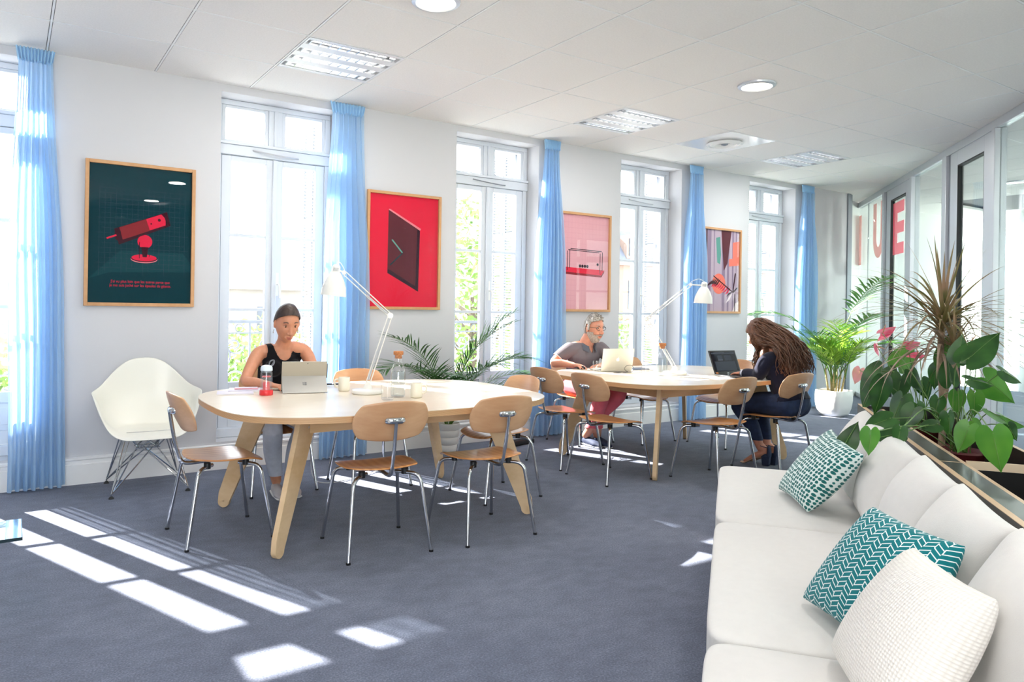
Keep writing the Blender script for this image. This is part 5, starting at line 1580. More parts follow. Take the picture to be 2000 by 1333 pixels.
m_ = MB(); m_.tube([(0, 0, 0), (0, 0, 6.95)], .045, 8); m_.tube([(-.24, 0, 6.9), (.24, 0, 6.9)], .03, 8); m_.build('pole', M['lampgreen'], r)
for s in (-1, 1): m_ = MB(); m_.ell((s*.24, 0, 6.9), (.08, .08, .09)); m_.build('globe', M['lampgreen'], r)
# ------------------------------------------------------------------ people
def remesh(mb_, vox, it=6, fac=.5, org=(0, 0, 0)):
    b = mb_.bm(org); me = bpy.data.meshes.new('t'); b.to_mesh(me); b.free()
    o = bpy.data.objects.new('t', me); COL.objects.link(o)
    md = o.modifiers.new('r', 'REMESH'); md.mode = 'VOXEL'; md.voxel_size = vox
    ms = o.modifiers.new('s', 'SMOOTH'); ms.iterations = it; ms.factor = fac
    dg = bpy.context.evaluated_depsgraph_get(); dg.update()
    m2 = bpy.data.meshes.new_from_object(o.evaluated_get(dg))
    bpy.data.objects.remove(o); bpy.data.meshes.remove(me)
    b = bmesh.new(); b.from_mesh(m2); bpy.data.meshes.remove(m2)
    return b
def limb(mb_, pts, rad, side=None, caps=4, per=6, infl=0, flat_end=False, n=16):
    P = crom(pts, per); R_ = lerp_list(rad, len(P))
    R_ = [((a[0]+infl, a[1]+infl) if isinstance(a, (tuple, list)) else a+infl) for a in R_]
    mb_.tube(P, R_, n, True, side, round_caps=0 if flat_end else caps)
def skull(u):
    x, y, z = u
    X, Y, Z = .0745*x, .095*y, (.112 if z > 0 else .118)*z
    if z < 0:
        k = -z
        X *= 1-.30*k**1.6; Y *= (1-.48*k) if y > 0 else (1-.10*k)
    if y < 0:
        Y -= .0045*math.exp(-((Z-.034)/.013)**2)*math.exp(-(X/.05)**2)
        for s in (-1, 1): Y += .011*math.exp(-((X-s*.031)/.017)**2-((Z-.012)/.014)**2)
        for s in (-1, 1): Y -= .004*math.exp(-((X-s*.043)/.02)**2-((Z+.02)/.02)**2)
        Y -= .012*math.exp(-((Z+.10)/.02)**2-(X/.026)**2)
    return V((X, Y, Z))
def skull_grid(off=0, nu=64, nv=44):
    vs, fs = [], []
    for i in range(nv+1):
        ph = PI*i/nv
        for j in range(nu):
            th = 2*PI*j/nu; u = V((math.sin(ph)*math.cos(th), math.sin(ph)*math.sin(th), math.cos(ph)))
            vs.append(skull(u)+u*off)
    for i in range(nv):
        for j in range(nu): fs.append([i*nu+j, (i+1)*nu+j, (i+1)*nu+(j+1) % nu, i*nu+(j+1) % nu])
    return vs, fs
def head_into(mb_, H, ears=True, nose=1.0):
    vs, fs = skull_grid(); mb_.add(vs, fs, H)
    def T(p): return H @ V(p)
    sc = H.to_scale()[0]
    mb_.tube([T((0, -.085, .022)), T((0, -.097, -.006)), T((0, -.110*nose, -.028)), T((0, -.104, -.037))], [.0075*sc, .0085*sc, .0115*sc, .008*sc], 12, round_caps=3)
    for s in (-1, 1):
        mb_.ell(T((s*.0115, -.097, -.033)), (.0085*sc, .0105*sc, .0075*sc), 12, H.to_3x3().normalized().to_4x4())
        if ears:
            mb_.ell(T((s*.076, .008, -.006)), (.009*sc, .019*sc, .032*sc), 14, (H.to_3x3().normalized() @ Matrix.Rotation(s*.35, 3, 'Z')).to_4x4())
    mb_.ell(T((0, -.0745, -.060)), (.029*sc, .0150*sc, .021*sc), 14, H.to_3x3().normalized().to_4x4())
def face_parts(H, root, brow, org, lipmat='lip', browz=.034, lids=True):
    O = Matrix.Translation(-V(org)) @ H
    sc = H.to_scale()[0]
    for s in (-1, 1):
        m_ = MB(); m_.ell((s*.031, -.0705, .012), (.0125, .0100, .0068), 14); m_.v = [O @ p for p in m_.v]
        e = m_.build('eye', M['eye'], root)
        m_ = MB(); m_.ell((s*.031, -.0788, .0095), (.0066, .0035, .0064), 12); m_.v = [O @ p for p in m_.v]; m_.build('iris', M['iris'], e)
        m_ = MB(); m_.tube([O @ V(p) for p in crom([(s*.014, -.0865, browz-.002), (s*.03, -.0865, browz+.004), (s*.047, -.077, browz-.001)], 4)], [.0028*sc]*9, 8, round_caps=2); m_.build('eyebrow', M[brow], root)
        m_ = MB(); m_.tube([O @ V(p) for p in crom([(s*.018, -.078, .014), (s*.031, -.0805, .0195), (s*.044, -.073, .0135)], 4)], [.0022*sc]*9, 6, round_caps=2); m_.build('eyelid', M[brow], root)
    for s in (-1, 1):
        m_ = MB(); m_.ell((s*.031, -.0700, .0128), (.0150, .0122, .0085), 16); b = m_.bm()
        bmesh.ops.bisect_plane(b, geom=b.verts[:]+b.edges[:]+b.faces[:], plane_co=(0, -.08, .0125 if lids else .0155), plane_no=(0, .25, 1), clear_inner=True)
        b.transform(O); finish(b, 'upper_lid', root.children[0].data.materials[0], root, smooth=180)
    m_ = MB()
    m_.tube([O @ V(p) for p in crom([(-.022, -.080, -.0605), (-.010, -.0885, -.0575), (0, -.0895, -.0585), (.010, -.0885, -.0575), (.022, -.080, -.0605)], 4)], lerp_list([.001, .0034, .0036, .0034, .001], 17), 8)
    m_.tube([O @ V(p) for p in crom([(-.019, -.081, -.0625), (-.009, -.088, -.0655), (0, -.089, -.0665), (.009, -.088, -.0655), (.019, -.081, -.0625)], 4)], lerp_list([.001, .0036, .0042, .0036, .001], 17), 8)
    for i in range(len(m_.v)): m_.v[i] = m_.v[i]
    m_.build('lips', M[lipmat], root)
def shell_part(name, mat, H, org, root, off, pred, solid=.004, wob=0, sub=1, planes=()):
    vs, fs = skull_grid(off, 80, 56)
    keep = [f for f in fs if pred is None or pred(sum((vs[i] for i in f), V((0, 0, 0)))/4)]
    if wob: vs = [v+v.normalized()*wob*mnoise.noise(V((v.x*60, v.y*60, v.z*22))) for v in vs]
    O = Matrix.Translation(-V(org)) @ H
    m_ = MB(); m_.add(vs, keep)
    b = m_.bm()
    for co, no in planes: bmesh.ops.bisect_plane(b, geom=b.verts[:]+b.edges[:]+b.faces[:], plane_co=co, plane_no=no, clear_inner=True)
    b.transform(O); bmesh.ops.delete(b, geom=[v for v in b.verts if not v.link_faces], context='VERTS')
    bmesh.ops.smooth_vert(b, verts=[v for v in b.verts if v.is_boundary], factor=.5, use_axis_x=True, use_axis_y=True, use_axis_z=True)
    return finish(b, name, mat, root, smooth=180, solid=solid, soff=1)
def hand_into(mb_, wrist, fdir, up, thumb, curl=.5, sc=1.0, spread=1.0):
    """palm, four unequal bent fingers and a side thumb; thumb = +1/-1 side along fdir x up"""
    f = V(fdir).normalized(); u = (V(up)-f*V(up).dot(f)).normalized(); l = f.cross(u)*thumb
    w = V(wrist)
    kn = w+f*.082*sc
    mb_.tube([w-f*.02*sc, w+f*.015*sc, w+f*.05*sc, kn], [(.021*sc, .017*sc), (.026*sc, .016*sc), (.038*sc, .0145*sc), (.037*sc, .0115*sc)], 14, side=l, round_caps=3)
    for k, (o_, L, r_) in enumerate(((.029, .070, .0084), (.0098, .079, .0087), (-.0098, .074, .0083), (-.0285, .058, .0075))):
        p = kn+l*o_*sc-f*abs(o_)*.15*sc; a = .12+.05*k*curl; d = (f+l*o_*2.2*spread).normalized(); pts = [p-f*.012*sc, p]
        c = curl*(1+.12*k)
        for seg, ang in ((.44, .35*c+.10), (.31, .75*c), (.25, .55*c)):
            a += ang; dd = d*math.cos(a-.12)-u*math.sin(a-.12); pts.append(pts[-1]+dd*L*seg*sc)
        mb_.tube(pts, [r_*sc*1.05, r_*sc*1.05, r_*sc, r_*.92*sc, r_*.75*sc], 10, round_caps=3)
    b0 = w+f*.022*sc+l*.022*sc
    d1 = (f*.62+l*.75-u*.25).normalized(); d2 = (f*.9+l*.35-u*.3).normalized()
    mb_.tube([b0, b0+d1*.032*sc, b0+d1*.032*sc+d2*.026*sc, b0+d1*.032*sc+d2*.048*sc], [.0135*sc, .0115*sc, .0098*sc, .0078*sc], 10, round_caps=3)
def headmat(c, face, sc, roll=0, tilt=0, zs=1.0):
    """face: horizontal facing direction; tilt: chin down, radians"""
    f = V((face[0], face[1], 0)).normalized(); Rz = Matrix.Rotation(math.atan2(f.x, -f.y), 4, 'Z')
    return Matrix.Translation(c) @ Rz @ Matrix.Rotation(roll, 4, 'Y') @ Matrix.Rotation(tilt, 4, 'X') @ Matrix.Diagonal((sc, sc, sc*zs, 1))
def shoe_into(mb_, heel, toe, w=.042, h=.05):
    h0, t0_ = V(heel), V(toe); d = (t0_-h0)
    P = [h0-d*.02, h0+d*.15, h0+d*.45, h0+d*.75, h0+d*.97]; s_ = d.cross(V((0, 0, 1))).normalized()
    P = [p+V((0, 0, z)) for p, z in zip(P, (.035, .045, .04, .03, .022))]
    mb_.tube(crom(P, 4), lerp_list([(w*.6, .03), (w*.82, h*.9), (w*.92, h*.72), (w*1.0, .030), (w*.55, .016)], 17), 16, side=s_, round_caps=4)

# --- the woman in the black tank top
def woman_a():
    org = V((1.66, 5.33, 0))
    r = thing('person', 'woman in a black tank top with tied-back dark hair, typing at the tablet', 'person', org)
    side = (1, -.04, 0)
    torso = ([(1.665, 5.37, .575), (1.668, 5.35, .65), (1.675, 5.32, .78), (1.68, 5.285, .90), (1.685, 5.265, .985), (1.69, 5.25, 1.035), (1.692, 5.225, 1.085), (1.69, 5.19, 1.14)],
             [(.165, .115), (.128, .098), (.138, .108), (.150, .108), (.128, .078), (.062, .056), (.049, .05), (.05, .052)])
    legs = []
    for s, kn, an in ((-1, (1.505, 4.87, .505), (1.60, 5.07, .10)), (1, (1.72, 4.86, .51), (1.70, 5.09, .10))):
        hp = (1.668+s*.085, 5.37, .55)
        legs.append(([hp, tuple((V(hp)+V(kn))/2+V((0, 0, .012))), kn, tuple((V(kn)*.55+V(an)*.45)+V((0, .03, 0))), an], [.092, .08, .060, .056, .036]))
    armR = ([(1.60, 5.27, 1.005), (1.525, 5.275, .985), (1.448, 5.205, .895), (1.388, 5.105, .812), (1.425, 5.02, .806), (1.497, 4.90, .797)], [.058, .053, .044, .037, .036, .024])
    armL = ([(1.77, 5.25, 1.02), (1.852, 5.245, .995), (1.876, 5.16, .91), (1.862, 5.05, .815), (1.81, 4.97, .807), (1.725, 4.87, .797)], [.058, .053, .044, .037, .036, .024])
    H = headmat((1.686, 5.150, 1.212), (-.02, -1), 1.10, .0, .40, 1.13)
    m_ = MB()
    limb(m_, *torso, side=side)
    for a in (armR, armL): limb(m_, *a)
    for g in legs: limb(m_, *g)
    for s in (-1, 1): m_.ell((1.68+s*.07, 5.20, .885), (.058, .045, .055))
    m_.ell((1.688, 5.255, 1.03), (.11, .05, .03))
    head_into(m_, H)
    hand_into(m_, (1.497, 4.90, .797), (.55, -.8, -.05), (0, 0, 1), -1, .55, 1.0)
    hand_into(m_, (1.725, 4.87, .797), (-.6, -.75, -.05), (0, 0, 1), 1, .55, 1.0)
    finish(remesh(m_, .0052, 5, .5, org), 'body', M['skin'], r, smooth=180)
    face_parts(H, r, 'hair', org)
    # tank top with a scooped neck
    m_ = MB(); limb(m_, torso[0][:6], torso[1][:6], side=side, infl=.009, flat_end=True)
    for s in (-1, 1): m_.ell((1.68+s*.07, 5.20, .885), (.066, .053, .063))
    for s in (-1, 1): limb(m_, [(1.685+s*.03, 5.262, 1.0), (1.687+s*.135, 5.262, .995)], [.056, .052], infl=.010)
    m_.ell((1.688, 5.255, 1.03), (.12, .06, .04))
    b = remesh(m_, .006, 5, .5, org)
    def cut(p):
        q = p+org; x = q.x-1.685; ax = abs(x)
        front = q.y < 5.27
        neck = .085*1.0
        zn = (.945 if front else 1.0)+.16*(ax/.085)**2.6
        if ax < .095 and q.z > zn: return True
        if ax > .128 + (.02 if q.z < .96 else 0)-.10*max(0, q.z-.99) and q.z > .905: return True
        return q.z > 1.075 or q.z < .505
    bmesh.ops.delete(b, geom=[f for f in b.faces if cut(f.calc_center_median())], context='FACES')
    for _ in range(4): bmesh.ops.smooth_vert(b, verts=[v for v in b.verts if v.is_boundary], factor=.5, use_axis_x=True, use_axis_y=True, use_axis_z=True)
    for _ in range(10): bmesh.ops.smooth_vert(b, verts=[v for v in b.verts if v.is_boundary], factor=.5, use_axis_x=True, use_axis_y=True, use_axis_z=True)
    finish(b, 'tank_top', M['tank'], r, smooth=180, solid=.003, soff=-1)
    m_ = MB(); limb(m_, [(1.665, 5.37, .575), (1.668, 5.355, .63)], [(.165, .115), (.14, .105)], side=side, infl=.007)
    for g in legs: limb(m_, g[0], g[1], infl=.008, flat_end=False)
    b = remesh(m_, .007, 5, .5, org)
    bmesh.ops.bisect_plane(b, geom=b.verts[:]+b.edges[:]+b.faces[:], plane_co=(0, 0, .14), plane_no=(0, 0, 1), clear_inner=True)
    finish(b, 'trousers', M['greyjean'], r, smooth=180)
    for a, t in (((1.605, 5.115, 0), (1.575, 4.875, 0)), ((1.705, 5.135, 0), (1.70, 4.89, 0))):
        m_ = MB(); shoe_into(m_, V(a)-org, V(t)-org); sh = m_.build('shoe', M['trainer'], r, smooth=180)
        m_ = MB(); d = V(t)-V(a); s_ = d.cross(V((0, 0, 1))).normalized(); m_.tube([V(a)-org-d*.1+V((0, 0, .011)), V(a)-org+d*.5+V((0, 0, .011)), V(t)-org-d*.02+V((0, 0, .011))], [(.034, .011), (.04, .011), (.03, .010)], 14, side=s_, round_caps=3); m_.build('sole', M['white'], sh)
    def hairline(c):
        if c.z > .105: return True
        if c.y < -.02: return c.z > .064+.35*max(0, -(c.y+.075))-.010*abs(c.x)/.04 and (c.z > .070 or abs(c.x) > .04)
        if c.y < .03: return c.z > .032-.45*(c.y+.02)
        return c.z > -.052
    hr = shell_part('hair', M['hair'], H, org, r, .006, None, .005, .002, planes=(((0, 0, .020), (0, .78, 1)), ((0, .06, -.058), (0, .12, 1))))
    m_ = MB(); m_.ell((0, .112, .0), (.036, .03, .034)); m_.v = [Matrix.Translation(-org) @ H @ p for p in m_.v]; m_.build('hair_bun', M['hair'], hr)
    m_ = MB()
    for s in (-1, 1):
        m_.tube([Matrix.Translation(-org) @ H @ V((s*.081, .002, -.038)), Matrix.Translation(-org) @ H @ V((s*.082, .0, -.060))], [.0016, .004], 8, round_caps=2)
        m_.build('earring', M['chrome'], r); m_ = MB()
    return r
woman_a()

# --- the man in the grey polo shirt
def man():
    org = V((4.885, 5.6, 0))
    r = thing('person', 'grey-haired man with beard and glasses in a grey polo and coral trousers', 'person', org)
    side = (1, .02, 0)
    torso = ([(4.885, 5.62, .59), (4.882, 5.60, .66), (4.878, 5.57, .78), (4.872, 5.545, .88), (4.868, 5.53, .945), (4.866, 5.52, .99), (4.875, 5.50, 1.045), (4.885, 5.475, 1.09)],
             [(.170, .125), (.160, .125), (.172, .122), (.180, .112), (.150, .082), (.070, .062), (.057, .058), (.057, .058)])
    armR = ([(4.79, 5.54, .965), (4.69, 5.555, .935), (4.61, 5.60, .87), (4.545, 5.615, .805), (4.57, 5.52, .806), (4.612, 5.405, .797)], [.062, .062, .052, .042, .041, .028])
    armL = ([(4.95, 5.53, .97), (5.055, 5.515, .945), (5.10, 5.43, .87), (5.105, 5.335, .808), (5.0, 5.305, .807), (4.875, 5.285, .797)], [.062, .062, .052, .042, .041, .028])
    legs = []
    for hp, kn, an in (((4.79, 5.61, .565), (4.735, 5.14, .52), (4.90, 5.36, .10)), ((4.98, 5.61, .565), (4.965, 5.13, .53), (4.80, 5.41, .10))):
        legs.append(([hp, tuple((V(hp)+V(kn))/2+V((0, 0, .012))), kn, tuple((V(kn)*.55+V(an)*.45)+V((0, .03, 0))), an], [.098, .088, .066, .060, .040]))
    H = headmat((4.905, 5.435, 1.156), (.06, -1), 1.12, .0, .10, 1.06)
    m_ = MB(); limb(m_, *torso, side=side)
    for a in (armR, armL): limb(m_, *a)
    for g in legs: limb(m_, *g)
    m_.ell((4.868, 5.525, .985), (.125, .055, .032))
    head_into(m_, H, nose=1.03)
    hand_into(m_, (4.612, 5.405, .800), (.12, -1, -.02), (0, 0, 1), -1, .35, 1.06)
    hand_into(m_, (4.875, 5.285, .797), (-1, -.12, -.05), (0, 0, 1), 1, .5, 1.06)
    finish(remesh(m_, .0052, 5, .5, org), 'body', M['skin2'], r, smooth=180)
    face_parts(H, r, 'beard', org, lids=False)
    m_ = MB(); limb(m_, torso[0][:6], torso[1][:6], side=side, infl=.011, flat_end=True)
    for a in (armR, armL): limb(m_, a[0][:3]+[tuple(V(a[0][2])*.72+V(a[0][3])*.28)], [x+.006 for x in a[1][:3]]+[.056], infl=.008, flat_end=True)
    m_.ell((4.868, 5.527, .982), (.135, .064, .038))
    b = remesh(m_, .0065, 6, .5, org)
    def cut(p):
        q = p+org; x = q.x-4.875
        fr_ = q.y < 5.50
        if fr_ and q.z > .905+abs(x-.012)*1.9 and abs(x) < .08: return True
        return q.z > 1.012
    bmesh.ops.delete(b, geom=[f for f in b.faces if cut(f.calc_center_median())], context='FACES')
    for _ in range(4): bmesh.ops.smooth_vert(b, verts=[v for v in b.verts if v.is_boundary], factor=.5, use_axis_x=True, use_axis_y=True, use_axis_z=True)
    polo = finish(b, 'polo_shirt', M['polo'], r, smooth=180, solid=.003, soff=-1)
    # collar, placket, sleeve trim, pocket
    m_ = MB()
    def col(u, v):
        th = math.radians(28+304*u)            # 0 = front opening
        bk = (1-math.cos(th))/2                # 0 front .. 1 back
        c = V((4.872, 5.505-.0, .0)); rad = .066+(.012*v if v < .35 else .0042+.028*(v-.35))
        rx, ry = rad*1.08, rad*(1.02+.10*(1-bk))
        zt = .972+.068*bk**.8
        z = zt-.030+.030*(v/.35) if v < .35 else zt-.050*(v-.35)/.65*(1+.35*(1-bk))
        return V((c.x-rx*math.sin(th), c.y-ry*math.cos(th)-.010*(1-bk), z))-org
    m_.grid(col, 45, 8)
    m_.build('collar', M['collar'], polo, smooth=180, solid=.004)
    m_ = MB()
    for a in (armR, armL):
        e0, e1 = V(a[0][2])*.74+V(a[0][3])*.26-org, V(a[0][2])*.70+V(a[0][3])*.30-org
        m_.tube([e0, e1], .0655, 20)
    m_.build('sleeve_trim', M['paper'], polo)
    m_ = MB(); limb(m_, [(4.885, 5.62, .59), (4.884, 5.61, .64)], [(.170, .125), (.165, .125)], side=side, infl=.007)
    for g in legs: limb(m_, g[0], g[1], infl=.012)
    b = remesh(m_, .007, 5, .5, org)
    bmesh.ops.bisect_plane(b, geom=b.verts[:]+b.edges[:]+b.faces[:], plane_co=(0, 0, .175), plane_no=(0, 0, 1), clear_inner=True)
    finish(b, 'trousers', M['coral'], r, smooth=180)
    for a, t in (((4.915, 5.405, 0), (4.885, 5.15, 0)), ((4.81, 5.46, 0), (4.80, 5.20, 0))):
        m_ = MB(); shoe_into(m_, V(a)-org, V(t)-org, .045); sh = m_.build('shoe', M['shoe'], r, smooth=180)
        m_ = MB(); d = V(t)-V(a); s_ = d.cross(V((0, 0, 1))).normalized(); m_.tube([V(a)-org-d*.05+V((0, 0, .009)), V(a)-org+d*.5+V((0, 0, .009)), V(t)-org-d*.02+V((0, 0, .009))], [(.036, .009), (.042, .009), (.032, .008)], 14, side=s_, round_caps=3); m_.build('sole', M['paper'], sh)
    def hairline(c):
        if c.y < -.03: return c.z > .078-.012*abs(c.x)/.04
        if c.y < .02: return c.z > .030+.3*max(0, -c.y) or (c.z > -.015 and c.y < -.0 and abs(c.x) > .06 and c.y > -.022)
        return c.z > -.045
    hr = shell_part('hair', M['hairg'], H, org, r, .006, hairline, .006, .006)
    O = Matrix.Translation(-org) @ H
    m_ = MB(); rn = random.Random(4)
    for i in range(130):
        th = rn.uniform(0, 2*PI); ph = rn.uniform(.0, .85); u = V((math.sin(ph)*math.cos(th), math.sin(ph)*math.sin(th), math.cos(ph))); p = skull(u)+u*.006
        d = (V((rn.uniform(-.4, .4), -.5, .75))+u*.4).normalized()*rn.uniform(.012, .022)
        m_.tube([O @ p, O @ (p+d*.6), O @ (p+d+V((0, -.006, -.002)))], [.0045, .0035, .0008], 5)
    m_.build('quiff', M['hairg'], hr, flat=False)
    def brd(c):
        if c.y > .01 or c.z > -.028: return False
        if abs(c.x) < .024 and -.071 < c.z < -.052 and c.y < -.05: return False
        if c.y < -.055 and c.z > -.044: return False
        if abs(c.x) > .05 and c.z > -.030: return False
        return True
    shell_part('beard', M['beard'], H, org, r, .005, brd, .004, .003)
    m_ = MB(); m_.tube([O @ V(p) for p in crom([(-.028, -.083, -.056), (-.012, -.0925, -.047), (0, -.0945, -.0465), (.012, -.0925, -.047), (.028, -.083, -.056)], 4)], lerp_list([.002, .0055, .005, .0055, .002], 17), 8); m_.build('moustache', M['beard'], r)
    m_ = MB()
    for s in (-1, 1):
        ring = [O @ V((s*.032+.023*math.cos(t)*(1+.1*math.cos(2*t)), -.092+.004*abs(math.cos(t)), .008+.0165*math.sin(t))) for t in [2*PI*i/20 for i in range(21)]]
        m_.tube(ring, .0024, 6, caps=False)
        m_.tube([O @ V((s*.056, -.088, .012)), O @ V((s*.080, -.05, .013)), O @ V((s*.083, .012, .012))], .0024, 6)
    m_.tube([O @ V((-.009, -.093, .011)), O @ V((.009, -.093, .011))], .0024, 6)
    m_.build('glasses', M['black'], r)
    return r
man()

# --- the woman with long wavy hair, seen from behind and the side
def woman_b():
    org = V((5.58, 3.72, 0))
    r = thing('person', 'woman with long wavy chestnut hair in a navy jacket, jeans and heels', 'person', org)
    side = (1, 0, 0); X = 5.585
    torso = ([(X, 3.70, .59), (X, 3.715, .65), (X, 3.755, .76), (X, 3.80, .855), (X, 3.83, .92), (X-.003, 3.85, .965), (X-.01, 3.89, 1.01), (X-.015, 3.925, 1.06)],
             [(.182, .128), (.148, .112), (.152, .115), (.160, .108), (.135, .080), (.062, .058), (.050, .050), (.05, .052)])
    armL = ([(X-.08, 3.83, .945), (X-.165, 3.83, .92), (X-.20, 3.85, .85), (X-.185, 3.90, .80), (X-.17, 4.0, .803), (X-.165, 4.07, .802)], [.058, .056, .050, .043, .039, .027])
    armR = ([(X+.08, 3.83, .945), (X+.165, 3.83, .92), (X+.20, 3.85, .85), (X+.19, 3.90, .80), (X+.11, 4.0, .803), (X+.06, 4.07, .802)], [.058, .056, .050, .043, .039, .027])
    legs = []
    for hp, kn, an in (((X-.09, 3.70, .555), (5.46, 4.13, .52), (5.545, 3.965, .155)), ((X+.09, 3.70, .555), (5.69, 4.15, .52), (5.635, 3.955, .155))):
        legs.append(([hp, tuple((V(hp)+V(kn))/2+V((0, 0, .012))), kn, tuple((V(kn)*.55+V(an)*.45)+V((0, -.03, 0))), an], [.103, .088, .062, .056, .034]))
    H = headmat((5.565, 3.985, 1.150), (-.28, 1), 1.12, 0, .42)
    m_ = MB(); limb(m_, *torso, side=side)
    for a in (armR, armL): limb(m_, *a)
    for g in legs: limb(m_, *g)
    head_into(m_, H, ears=False)
    hand_into(m_, (X-.165, 4.07, .803), (.05, 1, -.12), (0, 0, 1), 1, .5, .98)
    hand_into(m_, (X+.06, 4.07, .803), (-.25, 1, -.12), (0, 0, 1), -1, .5, .98)
    for a, t in (((5.555, 3.925, .115), (5.50, 4.08, .02)), ((5.65, 3.915, .115), (5.63, 4.08, .02))):
        m_.tube(crom([(a[0], a[1]+.03, .16), (a[0], a[1], .12), (a[0]*.5+t[0]*.5, a[1]*.5+t[1]*.5, .075), t], 4), lerp_list([.034, .034, (.036, .026), (.034, .014)], 13), 12, round_caps=3)
    finish(remesh(m_, .0055, 5, .5, org), 'body', M['skin2'], r, smooth=180)
    face_parts(H, r, 'hair2', org)
    m_ = MB(); limb(m_, torso[0][:6], torso[1][:6], side=side, infl=.016, flat_end=True)
    m_.ell((X, 3.84, .945), (.14, .065, .045))
    for a in (armR, armL): limb(m_, a[0][:5]+[tuple(V(a[0][4])*.3+V(a[0][5])*.7)], a[1][:5]+[.032], infl=.010, flat_end=True)
    b = remesh(m_, .0065, 6, .5, org)
    bmesh.ops.bisect_plane(b, geom=b.verts[:]+b.edges[:]+b.faces[:], plane_co=(0, 0, .535), plane_no=(.0, .0, 1), clear_inner=True)
    jk = finish(b, 'jacket', M['navy'], r, smooth=180)
    m_ = MB()
    for a in (armR, armL): m_.tube([V(a[0][4])*.35+V(a[0][5])*.65-org, V(a[0][4])*.05+V(a[0][5])*.95-org], [.0335, .0325], 16)
    m_.build('shirt_cuffs', pbr('pale_cuff', '#cfd3e4', .8), jk)
    m_ = MB(); pts = []
    for i in range(31):
        t = 2*PI*i/30; pts.append(V((X+.168*math.cos(t), 3.715+.116*math.sin(t), .536+.01*math.sin(3*t)))-org)
    m_.tube(pts, .010, 8); m_.build('shirt_hem', M['paper'], jk)
    m_ = MB(); m_.tube([V((X-.167, 4.066, .803))-org, V((X-.167, 4.074, .803))-org], .0295, 16); m_.build('wristband', M['alud'], r)
    m_ = MB(); limb(m_, [(X, 3.70, .59), (X, 3.71, .63)], [(.182, .128), (.165, .12)], side=side, infl=.008)
    for g in legs: limb(m_, g[0], g[1], infl=.008)
    b = remesh(m_, .007, 5, .5, org)
    bmesh.ops.bisect_plane(b, geom=b.verts[:]+b.edges[:]+b.faces[:], plane_co=(0, 0, .22), plane_no=(0, 0, 1), clear_inner=True)
    finish(b, 'jeans', M['denim'], r, smooth=180)
    for a, t in (((5.555, 3.925, .115), (5.50, 4.08, .02)), ((5.65, 3.915, .115), (5.63, 4.08, .02))):
        a, t = V(a)-org, V(t)-org; sh = bpy.data.objects.new('shoe', None); COL.objects.link(sh); sh.parent = r
        d = (t-a); d.z = 0; d.normalize(); s_ = d.cross(V((0, 0, 1)))
        m_ = MB(); m_.tube(crom([a-d*.035+V((0, 0, .05)), a-d*.034+V((0, 0, -.02)), a-d*.006+V((0, 0, -.03))], 4), lerp_list([(.034, .012), (.037, .022), (.036, .034)], 9), 14, side=s_, round_caps=3)
        m_.build('heel_counter', M['shoe'], sh)
        q = []
        for dz, w0, l0 in ((-.03, .030, .036), (-.112, .026, .028)):
            for sx, sy in ((-1, -1), (1, -1), (1, 1), (-1, 1)): q.append(a+V((0, 0, dz))+s_*sx*w0+d*sy*l0-d*.012)
        m_ = MB(); m_.add(q, [(0, 1, 2, 3), (4, 5, 6, 7), (0, 1, 5, 4), (1, 2, 6, 5), (2, 3, 7, 6), (3, 0, 4, 7)]); m_.build('block_heel', M['shoe'], sh, bevel=.003)
        m_ = MB(); m_.tube(crom([a+V((0, 0, -.036)), a*.5+t*.5+V((0, 0, -.01)), t+V((0, 0, -.010)), t+d*.04+V((0, 0, -.010))], 4), lerp_list([(.03, .005), (.03, .005), (.038, .006), (.03, .005)], 13), 12, side=s_, round_caps=2); m_.build('sole', M['sole'], sh)
        m_ = MB(); m_.tube([V((0, 0, .055))+a+d*.0+s_*.040*math.cos(k)+d*.042*math.sin(k)+V((0, 0, .006*math.sin(k))) for k in [2*PI*i/18 for i in range(19)]], (.005, .003), 8, caps=False); m_.build('ankle_strap', M['shoe'], sh)
    # hair: scalp plus long waves down the back and one in front of the shoulder
    def hairline(c):
        if c.z > .10: return True
        if c.y < -.045: return c.z > .075-.02*abs(c.x)/.03
        return c.z > -.06 or c.y > .0
    hr = shell_part('hair', M['hair2'], H, org, r, .012, hairline, .010, .006)
    Oi = Matrix.Translation(-org); rn = random.Random(9); m_ = MB()
    for i in range(420):
        th = rn.uniform(-.25*PI, 1.25*PI); ph = rn.uniform(.25, 1.5)
        u = V((math.sin(ph)*math.cos(th), math.sin(ph)*math.sin(th), math.cos(ph)))
        p0 = H @ (skull(u)+u*.012); p1 = H @ (skull((u+V((0, .5, -.6))).normalized())+(u+V((0, .5, -.6))).normalized()*.026)
        sx = rn.gauss(0, .075); lower = V((X+.03+max(-.19, min(.21, sx*1.3+(p0.x-5.565)*.5)), 3.72-rn.uniform(.0, .12)-.02*abs(sx), rn.uniform(.80, .93)))
        mid = p1*.5+lower*.5+V((rn.uniform(-.03, .03), -.05-rn.uniform(0, .04), .05))
        P = crom([p0, p1, mid, lower], 9); ax = rn.uniform(0, 6); fr_ = rn.uniform(5, 8)
        P = [p+V((math.sin(fr_*k/len(P)*PI+ax), math.cos(fr_*k/len(P)*PI*.8+ax), 0))*.019*min(1, k/7) for k, p in enumerate(P)]
        m_.tube([Oi @ p for p in P], lerp_list([.004, .0058, .0062, .0058, .0015], len(P)), 5)
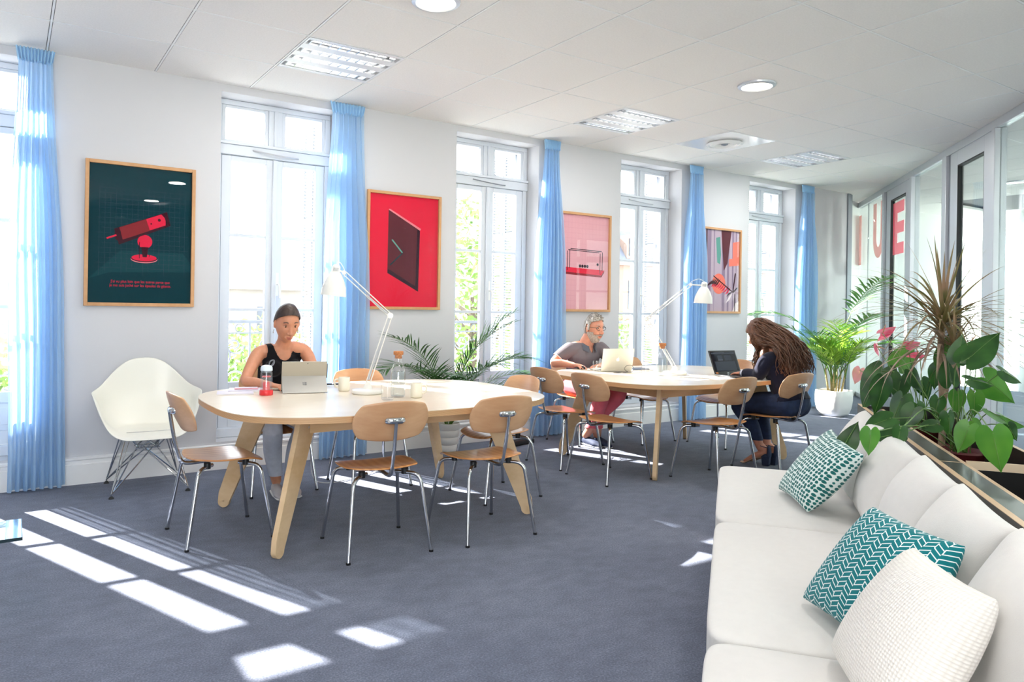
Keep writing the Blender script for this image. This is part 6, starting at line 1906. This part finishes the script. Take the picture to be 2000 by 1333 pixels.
    for s in (-1, 1):
        for i in range(40):
            p0 = H @ V((s*.07, rn.uniform(-.05, .03), rn.uniform(.02, .07))); p1 = H @ V((s*.086, rn.uniform(-.06, .01), -.04))
            lower = V((X+s*rn.uniform(.07, .13)-.01, 3.945+rn.uniform(-.02, .05), rn.uniform(.80, .93)))
            P = crom([p0, p1, p1*.45+lower*.55+V((s*.02, .01, 0)), lower], 9); ax = rn.uniform(0, 6)
            P = [p+V((math.sin(.6*k+ax), math.cos(.6*k+ax), 0))*.010*min(1, k/8) for k, p in enumerate(P)]
            m_.tube([Oi @ p for p in P], lerp_list([.004, .0055, .006, .0055, .0015], len(P)), 5)
    m_.build('long_waves', M['hair2'], hr, smooth=180)
    g = MB()
    limb(g, [tuple(H @ V((0, .045, .035))), tuple(H @ V((0, .10, -.05))), (X+.005, 3.775, 1.0), (X+.02, 3.70, .90), (X+.03, 3.665, .845)], [(.085, .085), (.092, .062), (.125, .058), (.135, .050), (.10, .018)], side=(1, 0, 0))
    for s_ in (-1, 1): limb(g, [tuple(H @ V((s_*.05, .0, .04))), tuple(H @ V((s_*.072, .01, -.06))), (X+s_*.10, 3.90, .98), (X+s_*.10, 3.93, .87)], [.045, .040, .035, .012])
    finish(remesh(g, .008, 6, .5, org), 'hair_volume', M['hair2'], hr, smooth=180)
    return r
woman_b()
# ------------------------------------------------------------------ daylight
SUN_DIR = V((.367, -.93, -.735)).normalized()
l = bpy.data.lights.new('sun', 'SUN'); l.energy = 40; l.angle = math.radians(.53); l.color = (1, .95, .87)
o = bpy.data.objects.new('sun', l); COL.objects.link(o); o.rotation_euler = SUN_DIR.to_track_quat('-Z', 'Y').to_euler(); o.location = (0, 12, 12)
w = bpy.data.worlds.new('World'); SC.world = w; w.use_nodes = True
n = w.node_tree; n.nodes.clear()
out = n.nodes.new('ShaderNodeOutputWorld'); bg = n.nodes.new('ShaderNodeBackground'); n.links.new(bg.outputs[0], out.inputs[0])
bg.inputs[1].default_value = 7
tc = n.nodes.new('ShaderNodeTexCoord'); sx = n.nodes.new('ShaderNodeSeparateXYZ'); n.links.new(tc.outputs['Generated'], sx.inputs[0])
n.links.new(ramp(n, sx.outputs[2], [(0, (.80, .90, 1, 1)), (1, (.80, .90, 1, 1))]), bg.inputs[0])
rp = n.nodes[-1]; e = rp.color_ramp.elements; e[0].position = 0; e[0].color = (1.75, 1.7, 1.6, 1); e[1].position = .03; e[1].color = (.84, .92, 1, 1)
SC.view_settings.view_transform = 'Standard'; SC.view_settings.look = 'None'; SC.view_settings.gamma = 1; SC.view_settings.use_curve_mapping = False
SC.view_settings.exposure = .12
cy = SC.cycles
cy.max_bounces = 7; cy.diffuse_bounces = 4; cy.glossy_bounces = 4; cy.transmission_bounces = 4; cy.transparent_max_bounces = 24
cy.caustics_reflective = False; cy.caustics_refractive = False; cy.sample_clamp_indirect = 6
cy.use_denoising = True; cy.use_adaptive_sampling = True; cy.adaptive_threshold = .02
